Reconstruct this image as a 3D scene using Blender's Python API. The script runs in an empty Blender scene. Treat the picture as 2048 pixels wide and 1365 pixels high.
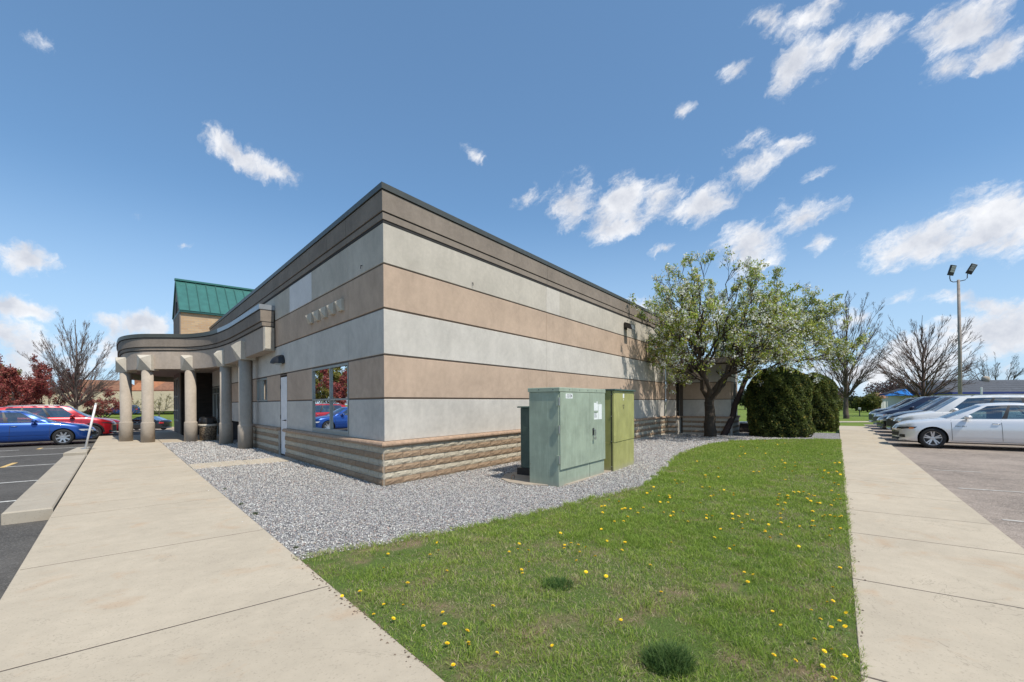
import bpy, bmesh, math, random
import numpy as np
from mathutils import Vector, Matrix
from mathutils.bvhtree import BVHTree

random.seed(7)
rng = np.random.default_rng(11)
scene = bpy.context.scene
COL = scene.collection
rad = math.radians

# ------------------------------------------------------------------ frame of the place
# World X runs along the sunlit wall, the other wall of the building leaves the corner at 76.5 degrees:
# the "L frame" is turned by -GAM about Z, its Y' axis runs along that wall, its X' axis points into the building.
FPX = 910.0
aR = math.atan(650 / FPX); aL = math.atan(789 / FPX)
GAM = math.pi / 2 - (aR + aL)
cg, sg = math.cos(GAM), math.sin(GAM)
CAM = np.array([-5.44, -6.77, 1.5])
FW = np.array([math.cos(aR), math.sin(aR)]); RT = np.array([math.sin(aR), -math.cos(aR)])
ROLL = 0.0066

def LW(x, y, z=0.0):
    return (x * cg + y * sg, -x * sg + y * cg, z)

def ray(px, py):
    dx, dy = px - 1024.0, py - 805.8
    dx, dy = dx - ROLL * dy, dy + ROLL * dx
    return np.array([FW[0] + RT[0] * dx / FPX, FW[1] + RT[1] * dx / FPX, -dy / FPX])

def at(px, py, D):
    return CAM + ray(px, py) * D

def gz(x):
    return -0.0030 * x

def gp(px, py, off=0.0):
    z = 0.0
    for _ in range(6):
        r = ray(px, py); p = CAM + r * ((z - CAM[2]) / r[2]); z = gz(p[0]) + off
    return p

# ------------------------------------------------------------------ camera
cd = bpy.data.cameras.new('camera'); cam = bpy.data.objects.new('camera', cd); COL.objects.link(cam)
cd.sensor_width = 36.0; cd.lens = FPX / 2048 * 36.0
cd.shift_y = (805.8 - 682.5) / 2048
cd.clip_start = 0.05; cd.clip_end = 3000
f3 = Vector((FW[0], FW[1], 0)); r3 = Vector((RT[0], RT[1], 0)); u3 = Vector((0, 0, 1))
cx = r3 * math.cos(ROLL) - u3 * math.sin(ROLL); cy = u3 * math.cos(ROLL) + r3 * math.sin(ROLL)
M = Matrix((cx, cy, -f3)).transposed().to_4x4(); M.translation = Vector(CAM)
cam.matrix_world = M
scene.camera = cam

# ------------------------------------------------------------------ view, sun, sky
scene.view_settings.view_transform = 'Standard'
scene.view_settings.look = 'None'
scene.view_settings.exposure = 0.45
scene.view_settings.gamma = 1.0
scene.view_settings.use_curve_mapping = False
scene.cycles.max_bounces = 8
scene.cycles.transparent_max_bounces = 12

SUN_EL = rad(56)
_a = rad(3.5)                                   # sun stands just off the L wall's plane
sdx, sdy, _ = LW(math.sin(_a), -math.cos(_a))   # horizontal direction towards the sun
sunvec = Vector((sdx * math.cos(SUN_EL), sdy * math.cos(SUN_EL), math.sin(SUN_EL)))
sl = bpy.data.lights.new('sun', 'SUN'); so = bpy.data.objects.new('sun', sl); COL.objects.link(so)
sl.energy = 3.55; sl.angle = rad(0.53); sl.color = (1.0, 0.945, 0.85)
so.rotation_euler = sunvec.to_track_quat('Z', 'Y').to_euler()
so.location = (0, 0, 30)

world = bpy.data.worlds.new('World'); scene.world = world; world.use_nodes = True
wt = world.node_tree; wt.nodes.clear()

class NT:
    """small node-tree writer"""
    def __init__(s, t): s.t = t
    def n(s, typ, **kw):
        nd = s.t.nodes.new(typ)
        for k, v in kw.items():
            if hasattr(nd, k): setattr(nd, k, v)
            else: s.put(nd.inputs[k.replace('_', ' ')], v)
        return nd
    def put(s, sock, v):
        if isinstance(v, bpy.types.NodeSocket): s.t.links.new(v, sock)
        elif isinstance(v, bpy.types.Node): s.t.links.new(v.outputs[0], sock)
        elif hasattr(sock.default_value, '__len__') and len(sock.default_value) == 4 and len(v) == 3: sock.default_value = (*v, 1)
        else: sock.default_value = v
    def math(s, op, a, b=0.0, c=None, clamp=False):
        nd = s.t.nodes.new('ShaderNodeMath'); nd.operation = op; nd.use_clamp = clamp
        s.put(nd.inputs[0], a); s.put(nd.inputs[1], b)
        if c is not None: s.put(nd.inputs[2], c)
        return nd.outputs[0]
    def vmath(s, op, a, b=None, out=0):
        nd = s.t.nodes.new('ShaderNodeVectorMath'); nd.operation = op
        s.put(nd.inputs[0], a)
        if b is not None:
            if op == 'SCALE': s.put(nd.inputs['Scale'], b)
            else: s.put(nd.inputs[1], b)
        return nd.outputs[out]
    def noise(s, vec, scale, detail=4, rough=0.55, col=False, dist=0.0):
        nd = s.t.nodes.new('ShaderNodeTexNoise'); nd.inputs['Scale'].default_value = scale
        nd.inputs['Detail'].default_value = detail; nd.inputs['Roughness'].default_value = rough
        nd.inputs['Distortion'].default_value = dist
        if vec is not None: s.put(nd.inputs['Vector'], vec)
        return nd.outputs[1 if col else 0]
    def mix(s, fac, a, b, mode='MIX'):
        nd = s.t.nodes.new('ShaderNodeMix'); nd.data_type = 'RGBA'; nd.blend_type = mode
        s.put(nd.inputs[0], fac); s.put(nd.inputs[6], a); s.put(nd.inputs[7], b)
        return nd.outputs[2]
    def ramp(s, fac, stops):
        nd = s.t.nodes.new('ShaderNodeValToRGB'); els = nd.color_ramp.elements
        while len(els) < len(stops): els.new(0.5)
        for e, (p, c) in zip(els, stops):
            e.position = p; e.color = (*c, 1) if len(c) == 3 else c
        s.put(nd.inputs[0], fac); return nd.outputs[0]
    def rng(s, v, a, b, c=0.0, d=1.0, smooth=False):
        nd = s.t.nodes.new('ShaderNodeMapRange'); nd.clamp = True
        if smooth: nd.interpolation_type = 'SMOOTHSTEP'
        s.put(nd.inputs[0], v)
        for i, x in enumerate((a, b, c, d)): nd.inputs[i + 1].default_value = x
        return nd.outputs[0]

W = NT(wt)
sky = W.n('ShaderNodeTexSky'); sky.sky_type = 'NISHITA'; sky.sun_disc = False
sky.sun_elevation = SUN_EL; sky.sun_rotation = math.atan2(sunvec.x, sunvec.y)
sky.altitude = 250; sky.air_density = 1.0; sky.dust_density = 0.35; sky.ozone_density = 4.0
geo = W.n('ShaderNodeNewGeometry')
dirv = W.vmath('SCALE', geo.outputs['Incoming'], -1.0)
# one cloud = an ellipse on the celestial sphere; (px, py, half length, half height, tilt deg, weight)
CLOUDS = [
    (470, 305, 62, 26, -34, 1.0), (540, 342, 55, 26, -14, 1.05), (955, 305, 26, 15, -30, .75), (100, 100, 36, 20, -42, .6),
    (60, 518, 62, 28, -10, 1.1), (1050, 393, 32, 17, 40, .62), (1150, 405, 70, 42, 40, 1.0), (1240, 405, 70, 48, 30, 1.0),
    (1222, 455, 60, 24, 12, 1.1), (1320, 395, 60, 30, 30, 1.0), (1408, 414, 66, 30, 16, 1.15), (1500, 340, 82, 28, 32, .95),
    (1580, 298, 52, 20, 20, .85), (1500, 295, 40, 22, 30, .7), (1480, 152, 38, 22, 30, .9), (1590, 140, 70, 26, 55, 1.0),
    (1660, 110, 95, 26, 42, .95), (1760, 65, 70, 30, 40, .95), (1625, 40, 75, 22, 35, .85), (1540, 55, 30, 34, 70, .75),
    (1930, 55, 95, 55, 30, 1.25), (1905, 130, 62, 26, 18, 1.1), (2010, 100, 70, 32, 30, 1.0), (1600, 440, 66, 32, 14, .95),
    (1625, 368, 48, 13, 24, .7), (1500, 500, 62, 44, 20, 1.25), (1860, 480, 150, 40, 14, 1.25), (1990, 455, 120, 62, 10, 1.3),
    (1330, 492, 26, 12, 5, .7), (1640, 490, 26, 14, 20, .7), (1960, 610, 100, 20, -8, .9), (2010, 670, 150, 48, 5, 1.15),
    (1790, 600, 46, 15, 12, .75), (1900, 720, 160, 40, 0, 1.0), (1700, 640, 60, 26, 0, .8), (30, 618, 82, 22, -5, 1.05),
    (20, 675, 120, 42, -4, 1.05), (285, 650, 70, 32, 4, 1.1), (260, 705, 90, 40, 0, .9), (60, 735, 160, 36, 0, .95), (360, 500, 20, 10, 0, .62),
    (1375, 215, 22, 15, 30, .6), (1700, 740, 200, 30, 0, .9), (600, 745, 260, 26, 0, .8), (265, 440, 18, 10, 0, .5), (1310, 640, 160, 40, 0, .85)]
warp = W.noise(dirv, 5.0, 5, .6, col=True)
wv = W.vmath('SCALE', W.vmath('SUBTRACT', warp, (0.5, 0.5, 0.5)), 0.055)
axis = (Vector(ray(1560, 260)).normalized() - Vector(ray(1440, 345)).normalized()).normalized()
warp2 = W.noise(dirv, 26.0, 5, .62, col=True)
wv2 = W.vmath('SCALE', W.vmath('SUBTRACT', warp2, (0.5, 0.5, 0.5)), 0.030)
dw = W.vmath('ADD', W.vmath('ADD', dirv, wv), wv2)
field = None
for (px, py, ha, hb, tilt, wgt) in CLOUDS:
    c0 = Vector(ray(px, py)).normalized()
    t = rad(tilt)
    pa = Vector(ray(px + ha * math.cos(t), py - ha * math.sin(t))).normalized() - c0
    pb = Vector(ray(px + hb * math.sin(t), py + hb * math.cos(t))).normalized() - c0
    e1 = pa - c0 * pa.dot(c0); e2 = pb - c0 * pb.dot(c0)
    A_, B_ = e1.length, e2.length
    e1.normalize(); e2 = (e2 - e1 * e2.dot(e1)).normalized()
    q1 = W.vmath('DOT_PRODUCT', dw, tuple(e1 / (A_ * 1.55)), out=1); q2 = W.vmath('DOT_PRODUCT', dw, tuple(e2 / (B_ * 1.55)), out=1)
    r2 = W.math('MULTIPLY_ADD', q2, q2, W.math('MULTIPLY', q1, q1))
    fi = W.math('MULTIPLY_ADD', W.math('SQRT', r2), -wgt, wgt)
    field = fi if field is None else W.math('SMOOTH_MAX', field, fi, 0.12)
sx = W.n('ShaderNodeSeparateXYZ'); W.put(sx.inputs[0], dirv)
# the same broken cloud goes on over the rest of the sky (outside the part the photograph shows)
infr = W.vmath('DOT_PRODUCT', dirv, (FW[0], FW[1], 0.0), out=1)
els = W.n('ShaderNodeCombineXYZ'); W.put(els.inputs[0], sx.outputs[0]); W.put(els.inputs[1], sx.outputs[1]); W.put(els.inputs[2], W.math('MULTIPLY', sx.outputs[2], 2.2))
gen = W.math('SUBTRACT', W.noise(els, 3.2, 7, .6), 0.53)
gen = W.math('MULTIPLY', W.math('MULTIPLY', gen, 6.0), W.rng(infr, 0.1, 0.42, 1.0, 0.0))
field = W.math('MAXIMUM', field, gen)
al = W.vmath('DOT_PRODUCT', dw, tuple(axis), out=1)
sc_ = W.n('ShaderNodeVectorMath'); sc_.operation = 'SCALE'; W.put(sc_.inputs[0], tuple(axis)); W.put(sc_.inputs['Scale'], W.math('MULTIPLY', al, -.62))
fine = W.noise(W.vmath('ADD', dw, sc_.outputs[0]), 25.0, 9, .66)
fld = W.math('ADD', field, W.math('MULTIPLY', W.math('SUBTRACT', fine, 0.5), 2.3))
fld = W.math('MINIMUM', fld, W.math('MULTIPLY', W.math('MAXIMUM', field, -0.2), 6.0))
dens = W.rng(fld, 0.20, 0.92, 0, 1, True)
dens = W.math('MULTIPLY', dens, 0.95)
shade = W.rng(W.math('ADD', W.math('MULTIPLY', W.noise(dirv, 16.0, 5, .6), 1.0), W.math('MULTIPLY', field, 0.25)), 0.42, 0.86, 0.0, 1.0)
CLOUD_LIT, CLOUD_SHD = (7.5, 7.5, 7.55), (4.3, 4.5, 5.0)
ccol = W.mix(shade, CLOUD_LIT, CLOUD_SHD)
skyc = W.mix(1.0, sky.outputs[0], (.81, .985, 1.02), 'MULTIPLY')
skyc = W.mix(.22, skyc, (1.9, 3.4, 5.5))
# thin milky air low over the horizon
low = W.rng(sx.outputs[2], 0.0, 0.40, 0.75, 0.0, True)
skyc = W.mix(low, skyc, (3.7, 5.0, 6.6))
full = W.mix(dens, skyc, ccol)
bg = W.n('ShaderNodeBackground'); W.put(bg.inputs[0], full); bg.inputs[1].default_value = 0.11
wo = W.n('ShaderNodeOutputWorld'); wt.links.new(bg.outputs[0], wo.inputs[0])

# ------------------------------------------------------------------ helpers
def link(o):
    COL.objects.link(o); return o

def tag(o, label=None, cat=None, group=None, kind=None):
    if label: o['label'] = label
    if cat: o['category'] = cat
    if group: o['group'] = group
    if kind: o['kind'] = kind
    return o

def thing(name, label, cat, loc=(0, 0, 0), rotz=0.0, group=None):
    o = link(bpy.data.objects.new(name, None)); o.empty_display_size = 0.2
    o.location = loc; o.rotation_euler = (0, 0, rotz)
    return tag(o, label, cat, group)

class MB:
    """collects faces; build() links them as one mesh object"""
    def __init__(s, xf=None):
        s.v = []; s.f = []; s.m = []; s.xf = xf
    def add(s, verts, faces, mi=0):
        b = len(s.v)
        s.v += [s.xf(*p) if s.xf else tuple(p) for p in verts]
        for f in faces: s.f.append(tuple(b + i for i in f)); s.m.append(mi)
        return s
    def box(s, x0, x1, y0, y1, z0, z1, mi=0):
        v = [(x, y, z) for z in (z0, z1) for y in (y0, y1) for x in (x0, x1)]
        return s.add(v, [(0, 2, 3, 1), (4, 5, 7, 6), (0, 1, 5, 4), (1, 3, 7, 5), (3, 2, 6, 7), (2, 0, 4, 6)], mi)
    def cbox(s, x0, x1, y0, y1, z0, z1, c=0.01, mi=0):
        """box with chamfered vertical and top edges (8-sided prism with a bevelled top)"""
        def ring(i, z): return [(x0 + i + c, y0 + i, z), (x1 - i - c, y0 + i, z), (x1 - i, y0 + i + c, z), (x1 - i, y1 - i - c, z),
                                (x1 - i - c, y1 - i, z), (x0 + i + c, y1 - i, z), (x0 + i, y1 - i - c, z), (x0 + i, y0 + i + c, z)]
        v = ring(0, z0) + ring(0, z1 - c) + ring(c, z1)
        f = [tuple(range(7, -1, -1)), tuple(range(16, 24))]
        for k in (0, 8): f += [(k + i, k + (i + 1) % 8, k + 8 + (i + 1) % 8, k + 8 + i) for i in range(8)]
        return s.add(v, f, mi)
    def prism(s, pts, z0, z1, mi=0):
        n = len(pts); v = [(p[0], p[1], z0) for p in pts] + [(p[0], p[1], z1) for p in pts]
        f = [tuple(range(n - 1, -1, -1)), tuple(range(n, 2 * n))] + [(i, (i + 1) % n, n + (i + 1) % n, n + i) for i in range(n)]
        return s.add(v, f, mi)
    def tube(s, pts, rr, n=8, mi=0, cap=True):
        P = [Vector(p) for p in pts]; v = []
        if not hasattr(rr, '__len__'): rr = [rr] * len(P)
        for i, p in enumerate(P):
            d = (P[min(i + 1, len(P) - 1)] - P[max(i - 1, 0)]).normalized()
            a = d.cross(Vector((0, 0, 1)) if abs(d.z) < .9 else Vector((1, 0, 0))).normalized(); b = d.cross(a)
            v += [tuple(p + (a * math.cos(t) + b * math.sin(t)) * rr[i]) for t in (2 * math.pi * k / n for k in range(n))]
        f = [(i * n + k, i * n + (k + 1) % n, (i + 1) * n + (k + 1) % n, (i + 1) * n + k) for i in range(len(P) - 1) for k in range(n)]
        if cap: f += [tuple(range(n - 1, -1, -1)), tuple((len(P) - 1) * n + k for k in range(n))]
        return s.add(v, f, mi)
    def lathe(s, prof, n=24, c=(0, 0, 0), axis='z', mi=0, cap=True):
        v = []
        for r, h in prof:
            for k in range(n):
                t = 2 * math.pi * k / n; a, b = r * math.cos(t), r * math.sin(t)
                q = (a, b, h) if axis == 'z' else ((h, a, b) if axis == 'x' else (b, h, a))
                v.append((c[0] + q[0], c[1] + q[1], c[2] + q[2]))
        m = len(prof)
        f = [(i * n + k, i * n + (k + 1) % n, (i + 1) * n + (k + 1) % n, (i + 1) * n + k) for i in range(m - 1) for k in range(n)]
        if cap: f += [tuple(range(n - 1, -1, -1)), tuple((m - 1) * n + k for k in range(n))]
        return s.add(v, f, mi)
    def grid(s, rows, mi=0, flip=False):
        n = len(rows[0]); v = [p for r in rows for p in r]
        f = [(i * n + k, i * n + k + 1, (i + 1) * n + k + 1, (i + 1) * n + k) for i in range(len(rows) - 1) for k in range(n - 1)]
        if flip: f = [t[::-1] for t in f]
        return s.add(v, f, mi)
    def build(s, name, mats, parent=None, smooth=False):
        me = bpy.data.meshes.new(name); me.from_pydata(s.v, [], s.f)
        if not isinstance(mats, (list, tuple)): mats = [mats]
        for m in mats: me.materials.append(m)
        if len(mats) > 1: me.polygons.foreach_set('material_index', s.m)
        if smooth: me.polygons.foreach_set('use_smooth', [True] * len(s.f))
        me.update()
        o = link(bpy.data.objects.new(name, me))
        if parent: o.parent = parent
        return o

def fix_normals(o):
    bm = bmesh.new(); bm.from_mesh(o.data); bmesh.ops.recalc_face_normals(bm, faces=bm.faces); bm.to_mesh(o.data); bm.free(); return o

def bulk(name, V, F, mat, parent=None, col=None, smooth=False):
    """mesh straight from numpy arrays (V n x 3, F m x k), optional per-vertex colour"""
    me = bpy.data.meshes.new(name); V = np.asarray(V, np.float32); F = np.asarray(F, np.int32); k = F.shape[1]
    me.vertices.add(len(V)); me.vertices.foreach_set('co', V.ravel())
    me.loops.add(F.size); me.loops.foreach_set('vertex_index', F.ravel())
    me.polygons.add(len(F)); me.polygons.foreach_set('loop_start', np.arange(len(F), dtype=np.int32) * k)
    me.polygons.foreach_set('loop_total', np.full(len(F), k, np.int32))
    if smooth: me.polygons.foreach_set('use_smooth', np.ones(len(F), bool))
    if col is not None:
        a = me.color_attributes.new('col', 'FLOAT_COLOR', 'POINT')
        c = np.ones((len(V), 4), np.float32); c[:, :3] = col; a.data.foreach_set('color', c.ravel())
    me.materials.append(mat); me.update(); me.validate()
    o = link(bpy.data.objects.new(name, me))
    if parent: o.parent = parent
    return o

def text_part(body, size, loc, rot, mat, parent, name='lettering'):
    cu = bpy.data.curves.new(name, 'FONT'); cu.body = body; cu.size = size; cu.extrude = 0.001
    cu.align_x = 'CENTER'; cu.align_y = 'CENTER'
    t = bpy.data.objects.new(name, cu); COL.objects.link(t)
    me = bpy.data.meshes.new_from_object(t.evaluated_get(bpy.context.evaluated_depsgraph_get()))
    bpy.data.objects.remove(t); me.materials.clear(); me.materials.append(mat)
    o = link(bpy.data.objects.new(name, me)); o.parent = parent; o.location = loc; o.rotation_euler = rot
    return o

# ------------------------------------------------------------------ materials
MAT = {}
def material(name):
    m = bpy.data.materials.new(name); m.use_nodes = True; t = m.node_tree; t.nodes.clear()
    N = NT(t); out = N.n('ShaderNodeOutputMaterial'); p = N.n('ShaderNodeBsdfPrincipled')
    t.links.new(p.outputs[0], out.inputs[0]); MAT[name] = m
    return m, N, p, out

def pos(N): return N.n('ShaderNodeNewGeometry').outputs['Position']

def bump(N, p, h, strength=0.3, dist=0.01):
    b = N.n('ShaderNodeBump'); b.inputs['Strength'].default_value = strength; b.inputs['Distance'].default_value = dist
    N.put(b.inputs['Height'], h); N.put(p.inputs['Normal'], b.outputs[0])

def plain(name, col, rough=0.6, metal=0.0, spec=0.5, var=0.08, scale=6.0, coat=0.0):
    m, N, p, o = material(name)
    n = N.noise(pos(N), scale, 5)
    c = N.mix(N.rng(n, .3, .7), tuple(x * (1 - var) for x in col), tuple(min(1, x * (1 + var)) for x in col))
    N.put(p.inputs['Base Color'], c); p.inputs['Roughness'].default_value = rough
    p.inputs['Metallic'].default_value = metal; p.inputs['Specular IOR Level'].default_value = spec
    if coat: p.inputs['Coat Weight'].default_value = coat; p.inputs['Coat Roughness'].default_value = 0.03
    return m

def stucco(name, col, dark=0.72, stain=0.5):
    m, N, p, o = material(name); P = pos(N)
    sep = N.n('ShaderNodeSeparateXYZ'); N.put(sep.inputs[0], P)
    st = N.n('ShaderNodeCombineXYZ'); N.put(st.inputs[0], sep.outputs[0]); N.put(st.inputs[1], sep.outputs[1]); N.put(st.inputs[2], N.math('MULTIPLY', sep.outputs[2], .25))
    big = N.noise(P, 1.1, 5, .6); mid = N.noise(P, 9.0, 5, .65); fine_ = N.noise(P, 95.0, 3, .7); strk = N.noise(st, 4.5, 4, .6)
    k = N.math('ADD', N.math('MULTIPLY', big, .55), N.math('ADD', N.math('MULTIPLY', mid, .3), N.math('MULTIPLY', fine_, .35)))
    c = N.mix(N.rng(k, .42, .78), tuple(x * dark for x in col), tuple(min(1, x * 1.10) for x in col))
    c = N.mix(N.math('MULTIPLY', N.rng(strk, .50, .78), .38 * stain), c, tuple(x * .5 for x in col))
    pit = N.noise(P, 42.0, 2, .5)
    c = N.mix(N.math('MULTIPLY', N.rng(pit, .66, .74), .35), c, tuple(x * .62 for x in col))
    N.put(p.inputs['Base Color'], c); p.inputs['Roughness'].default_value = .92; p.inputs['Specular IOR Level'].default_value = .2
    bump(N, p, N.math('ADD', fine_, N.math('MULTIPLY', mid, .5)), .55, .006)
    return m

def weathered(name, col, rough=.5):
    m, N, p, o = material(name); P = pos(N)
    sep = N.n('ShaderNodeSeparateXYZ'); N.put(sep.inputs[0], P)
    st = N.n('ShaderNodeCombineXYZ'); N.put(st.inputs[0], sep.outputs[0]); N.put(st.inputs[1], sep.outputs[1]); N.put(st.inputs[2], N.math('MULTIPLY', sep.outputs[2], .12))
    c = N.mix(N.rng(N.noise(P, 2.6, 5, .6), .3, .72), tuple(x * .80 for x in col), tuple(x * 1.14 for x in col))
    c = N.mix(N.math('MULTIPLY', N.rng(N.noise(st, 16.0, 4, .6), .52, .76), .38), c, tuple(x * 1.5 + .03 for x in col))
    c = N.mix(N.math('MULTIPLY', N.rng(N.noise(st, 9.0, 4, .6), .55, .8), .35), c, tuple(x * .5 for x in col))
    c = N.mix(N.math('MULTIPLY', N.rng(N.noise(P, 21.0, 5, .7), .66, .72), .7), c, (.16, .11, .07))
    c = N.mix(N.rng(sep.outputs[2], .10, .0, 0.0, .45), c, (.30, .27, .22))
    N.put(p.inputs['Base Color'], c); N.put(p.inputs['Roughness'], N.rng(N.noise(P, 6.0, 3), .3, .7, rough - .12, rough + .2))
    bump(N, p, N.noise(P, 3.0, 2), .12, .02)
    return m

def splitface(name, c1, c2, c3):
    m, N, p, o = material(name); P = pos(N)
    oi = N.n('ShaderNodeObjectInfo')
    n1 = N.noise(P, 55.0, 5, .7); n2 = N.noise(P, 9.0, 4)
    c = N.mix(N.rng(n1, .3, .7), c1, c2)
    c = N.mix(N.math('MULTIPLY', N.rng(n2, .5, .72), .55), c, c3)
    c = N.mix(N.math('MULTIPLY', oi.outputs['Random'], .3), c, tuple(x * .72 for x in c1))
    N.put(p.inputs['Base Color'], c); p.inputs['Roughness'].default_value = .95; p.inputs['Specular IOR Level'].default_value = .2
    bump(N, p, N.math('ADD', n1, N.noise(P, 22.0, 4)), .9, .02)
    return m

def concrete(name, col, rust=0.25):
    m, N, p, o = material(name); P = pos(N); oi = N.n('ShaderNodeObjectInfo')
    big = N.noise(P, .9, 5, .6); mid = N.noise(P, 6.0, 6, .6); fine_ = N.noise(P, 130.0, 3, .75); sp = N.noise(P, 60.0, 2, .5)
    k = N.math('ADD', N.math('MULTIPLY', big, .5), N.math('ADD', N.math('MULTIPLY', mid, .35), N.math('MULTIPLY', fine_, .5)))
    c = N.mix(N.rng(k, .45, .9), tuple(x * .74 for x in col), tuple(min(1, x * 1.14) for x in col))
    c = N.mix(N.math('MULTIPLY', oi.outputs['Random'], .16), c, tuple(x * .7 for x in col))
    c = N.mix(N.math('MULTIPLY', N.rng(sp, .60, .70), .5), c, tuple(x * .55 for x in col))
    c = N.mix(N.math('MULTIPLY', N.rng(fine_, .30, .75), .34), c, tuple(x * .62 for x in col))
    ck = N.math('SUBTRACT', 1.0, N.rng(N.math('ABSOLUTE', N.math('SUBTRACT', N.noise(P, .42, 7, .62, dist=.9), .5)), 0.0, .0016))
    c = N.mix(N.math('MULTIPLY', ck, .45), c, tuple(x * .35 for x in col))
    gum = N.n('ShaderNodeTexVoronoi'); gum.inputs['Scale'].default_value = 3.1; N.put(gum.inputs['Vector'], P)
    c = N.mix(N.math('MULTIPLY', N.rng(gum.outputs['Distance'], .045, .03), .35), c, tuple(x * .4 for x in col))
    ru = N.math('MULTIPLY', N.rng(N.noise(P, 1.7, 6, .65, dist=.6), .56, .72), rust)
    c = N.mix(ru, c, (.42, .24, .12))
    N.put(p.inputs['Base Color'], c); p.inputs['Roughness'].default_value = .9; p.inputs['Specular IOR Level'].default_value = .25
    bump(N, p, N.math('ADD', fine_, N.math('MULTIPLY', mid, .6)), .35, .004)
    return m

def asphalt(name, col, spk):
    m, N, p, o = material(name); P = pos(N)
    v = N.n('ShaderNodeTexVoronoi'); v.inputs['Scale'].default_value = 75.0; N.put(v.inputs['Vector'], P)
    big = N.noise(P, .5, 6, .6); mid = N.noise(P, 4.0, 5, .65); fi = N.noise(P, 120.0, 2, .6)
    c = N.mix(N.rng(big, .35, .7), tuple(x * .7 for x in col), tuple(x * 1.25 for x in col))
    c = N.mix(N.math('MULTIPLY', N.rng(mid, .45, .75), .4), c, tuple(x * 1.5 for x in col))
    sv = N.n('ShaderNodeSeparateColor'); N.put(sv.inputs[0], v.outputs['Color'])
    c = N.mix(N.math('MULTIPLY', N.rng(sv.outputs[0], .55, 1.0), .7), c, spk)
    c = N.mix(N.math('MULTIPLY', N.rng(fi, .55, .7), .5), c, tuple(x * .4 for x in col))
    crack = N.noise(P, 1.3, 8, .7, dist=1.2)
    ck = N.math('SUBTRACT', 1.0, N.rng(N.math('ABSOLUTE', N.math('SUBTRACT', crack, .5)), 0.0, .006))
    c = N.mix(N.math('MULTIPLY', ck, .6), c, tuple(x * .3 for x in col))
    N.put(p.inputs['Base Color'], c); p.inputs['Roughness'].default_value = .88; p.inputs['Specular IOR Level'].default_value = .3
    bump(N, p, v.outputs['Distance'], .6, .008)
    return m

def vcol(name, rough=.7, trans=0.0, var=.15, spec=.3):
    """colour comes from the mesh's own per-piece colour attribute"""
    m, N, p, o = material(name); a = N.n('ShaderNodeVertexColor'); a.layer_name = 'col'
    n = N.noise(pos(N), 30.0, 3)
    c = N.mix(N.math('MULTIPLY', n, var * 2), a.outputs[0], (0.02, .02, .015))
    N.put(p.inputs['Base Color'], c); p.inputs['Roughness'].default_value = rough; p.inputs['Specular IOR Level'].default_value = spec
    if trans:
        tr = N.n('ShaderNodeBsdfTranslucent'); N.put(tr.inputs[0], a.outputs[0])
        mx = N.n('ShaderNodeMixShader'); mx.inputs[0].default_value = trans
        m.node_tree.links.new(p.outputs[0], mx.inputs[1]); m.node_tree.links.new(tr.outputs[0], mx.inputs[2]); m.node_tree.links.new(mx.outputs[0], o.inputs[0])
    return m

def glassy(name, tint, refl=0.3, clear=0.5, rough=0.0):
    """window pane: tinted see-through glass with a mirror film, stronger at grazing angles"""
    m, N, p, o = material(name); t = m.node_tree; t.nodes.remove(p)
    tr = N.n('ShaderNodeBsdfTransparent'); N.put(tr.inputs[0], tuple(x * clear for x in tint))
    gl = N.n('ShaderNodeBsdfGlossy'); gl.inputs['Roughness'].default_value = rough
    N.put(gl.inputs[0], (.95, .97, 1.0))
    fr = N.n('ShaderNodeLayerWeight'); fr.inputs[0].default_value = .35
    fac = N.math('MULTIPLY_ADD', fr.outputs['Fresnel'], 1 - refl, refl, clamp=True)
    mx = N.n('ShaderNodeMixShader'); N.put(mx.inputs[0], fac)
    t.links.new(tr.outputs[0], mx.inputs[1]); t.links.new(gl.outputs[0], mx.inputs[2]); t.links.new(mx.outputs[0], o.inputs[0])
    return m

stucco('stucco_patch', (.60, .55, .48)); stucco('stucco_tan', (.512, .382, .284)); stucco('stucco_grey', (.575, .535, .475)); stucco('stucco_cream', (.53, .48, .405))
stucco('stucco_white', (.70, .67, .645), .85, .2); stucco('stucco_column', (.43, .365, .295)); stucco('stucco_cap', (.56, .505, .42))
stucco('fascia_brown', (.265, .22, .18), .66); stucco('fascia_canopy', (.43, .355, .29))
plain('groove', (.13, .095, .07), .9); plain('joint_dark', (.03, .027, .025), .9)
plain('cap_metal', (.095, .095, .08), .45, .4); plain('cap_light', (.34, .36, .38), .4, .5)
splitface('block_tan', (.30, .205, .13), (.43, .315, .215), (.23, .16, .11))
splitface('block_light', (.47, .41, .31), (.62, .56, .44), (.33, .28, .20))
plain('mortar', (.48, .43, .36), .95, var=.2, scale=30); plain('ledge', (.36, .245, .165), .85, var=.25, scale=14)
concrete('concrete', (.515, .44, .335), .38); concrete('concrete_kerb', (.45, .395, .315), .15); concrete('pad', (.40, .34, .27), .1)
asphalt('asphalt_dark', (.084, .077, .069), (.18, .17, .155)); asphalt('asphalt_worn', (.27, .222, .183), (.48, .405, .345))
plain('paint_white', (.55, .54, .50), .8, var=.35, scale=20); plain('paint_faded', (.40, .37, .33), .85, var=.3, scale=15); plain('paint_yellow', (.62, .42, .16), .8, var=.3, scale=20)
plain('door_white', (.72, .70, .68), .5); plain('frame_grey', (.27, .285, .26), .5); plain('black_metal', (.012, .012, .013), .45)
plain('steel', (.45, .45, .44), .35, .8); plain('bronze', (.035, .028, .024), .4, .3)
plain('interior_dark', (.02, .02, .02), .9); plain('blind', (.22, .21, .20), .7)
glassy('pane', (.55, .6, .58), .34, .45)
vcol('grass_blade', .6, .35, .12); vcol('leaf', .6, .42, .1); vcol('stone', .85, 0, .2); vcol('bark', .9, 0, .35)
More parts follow.
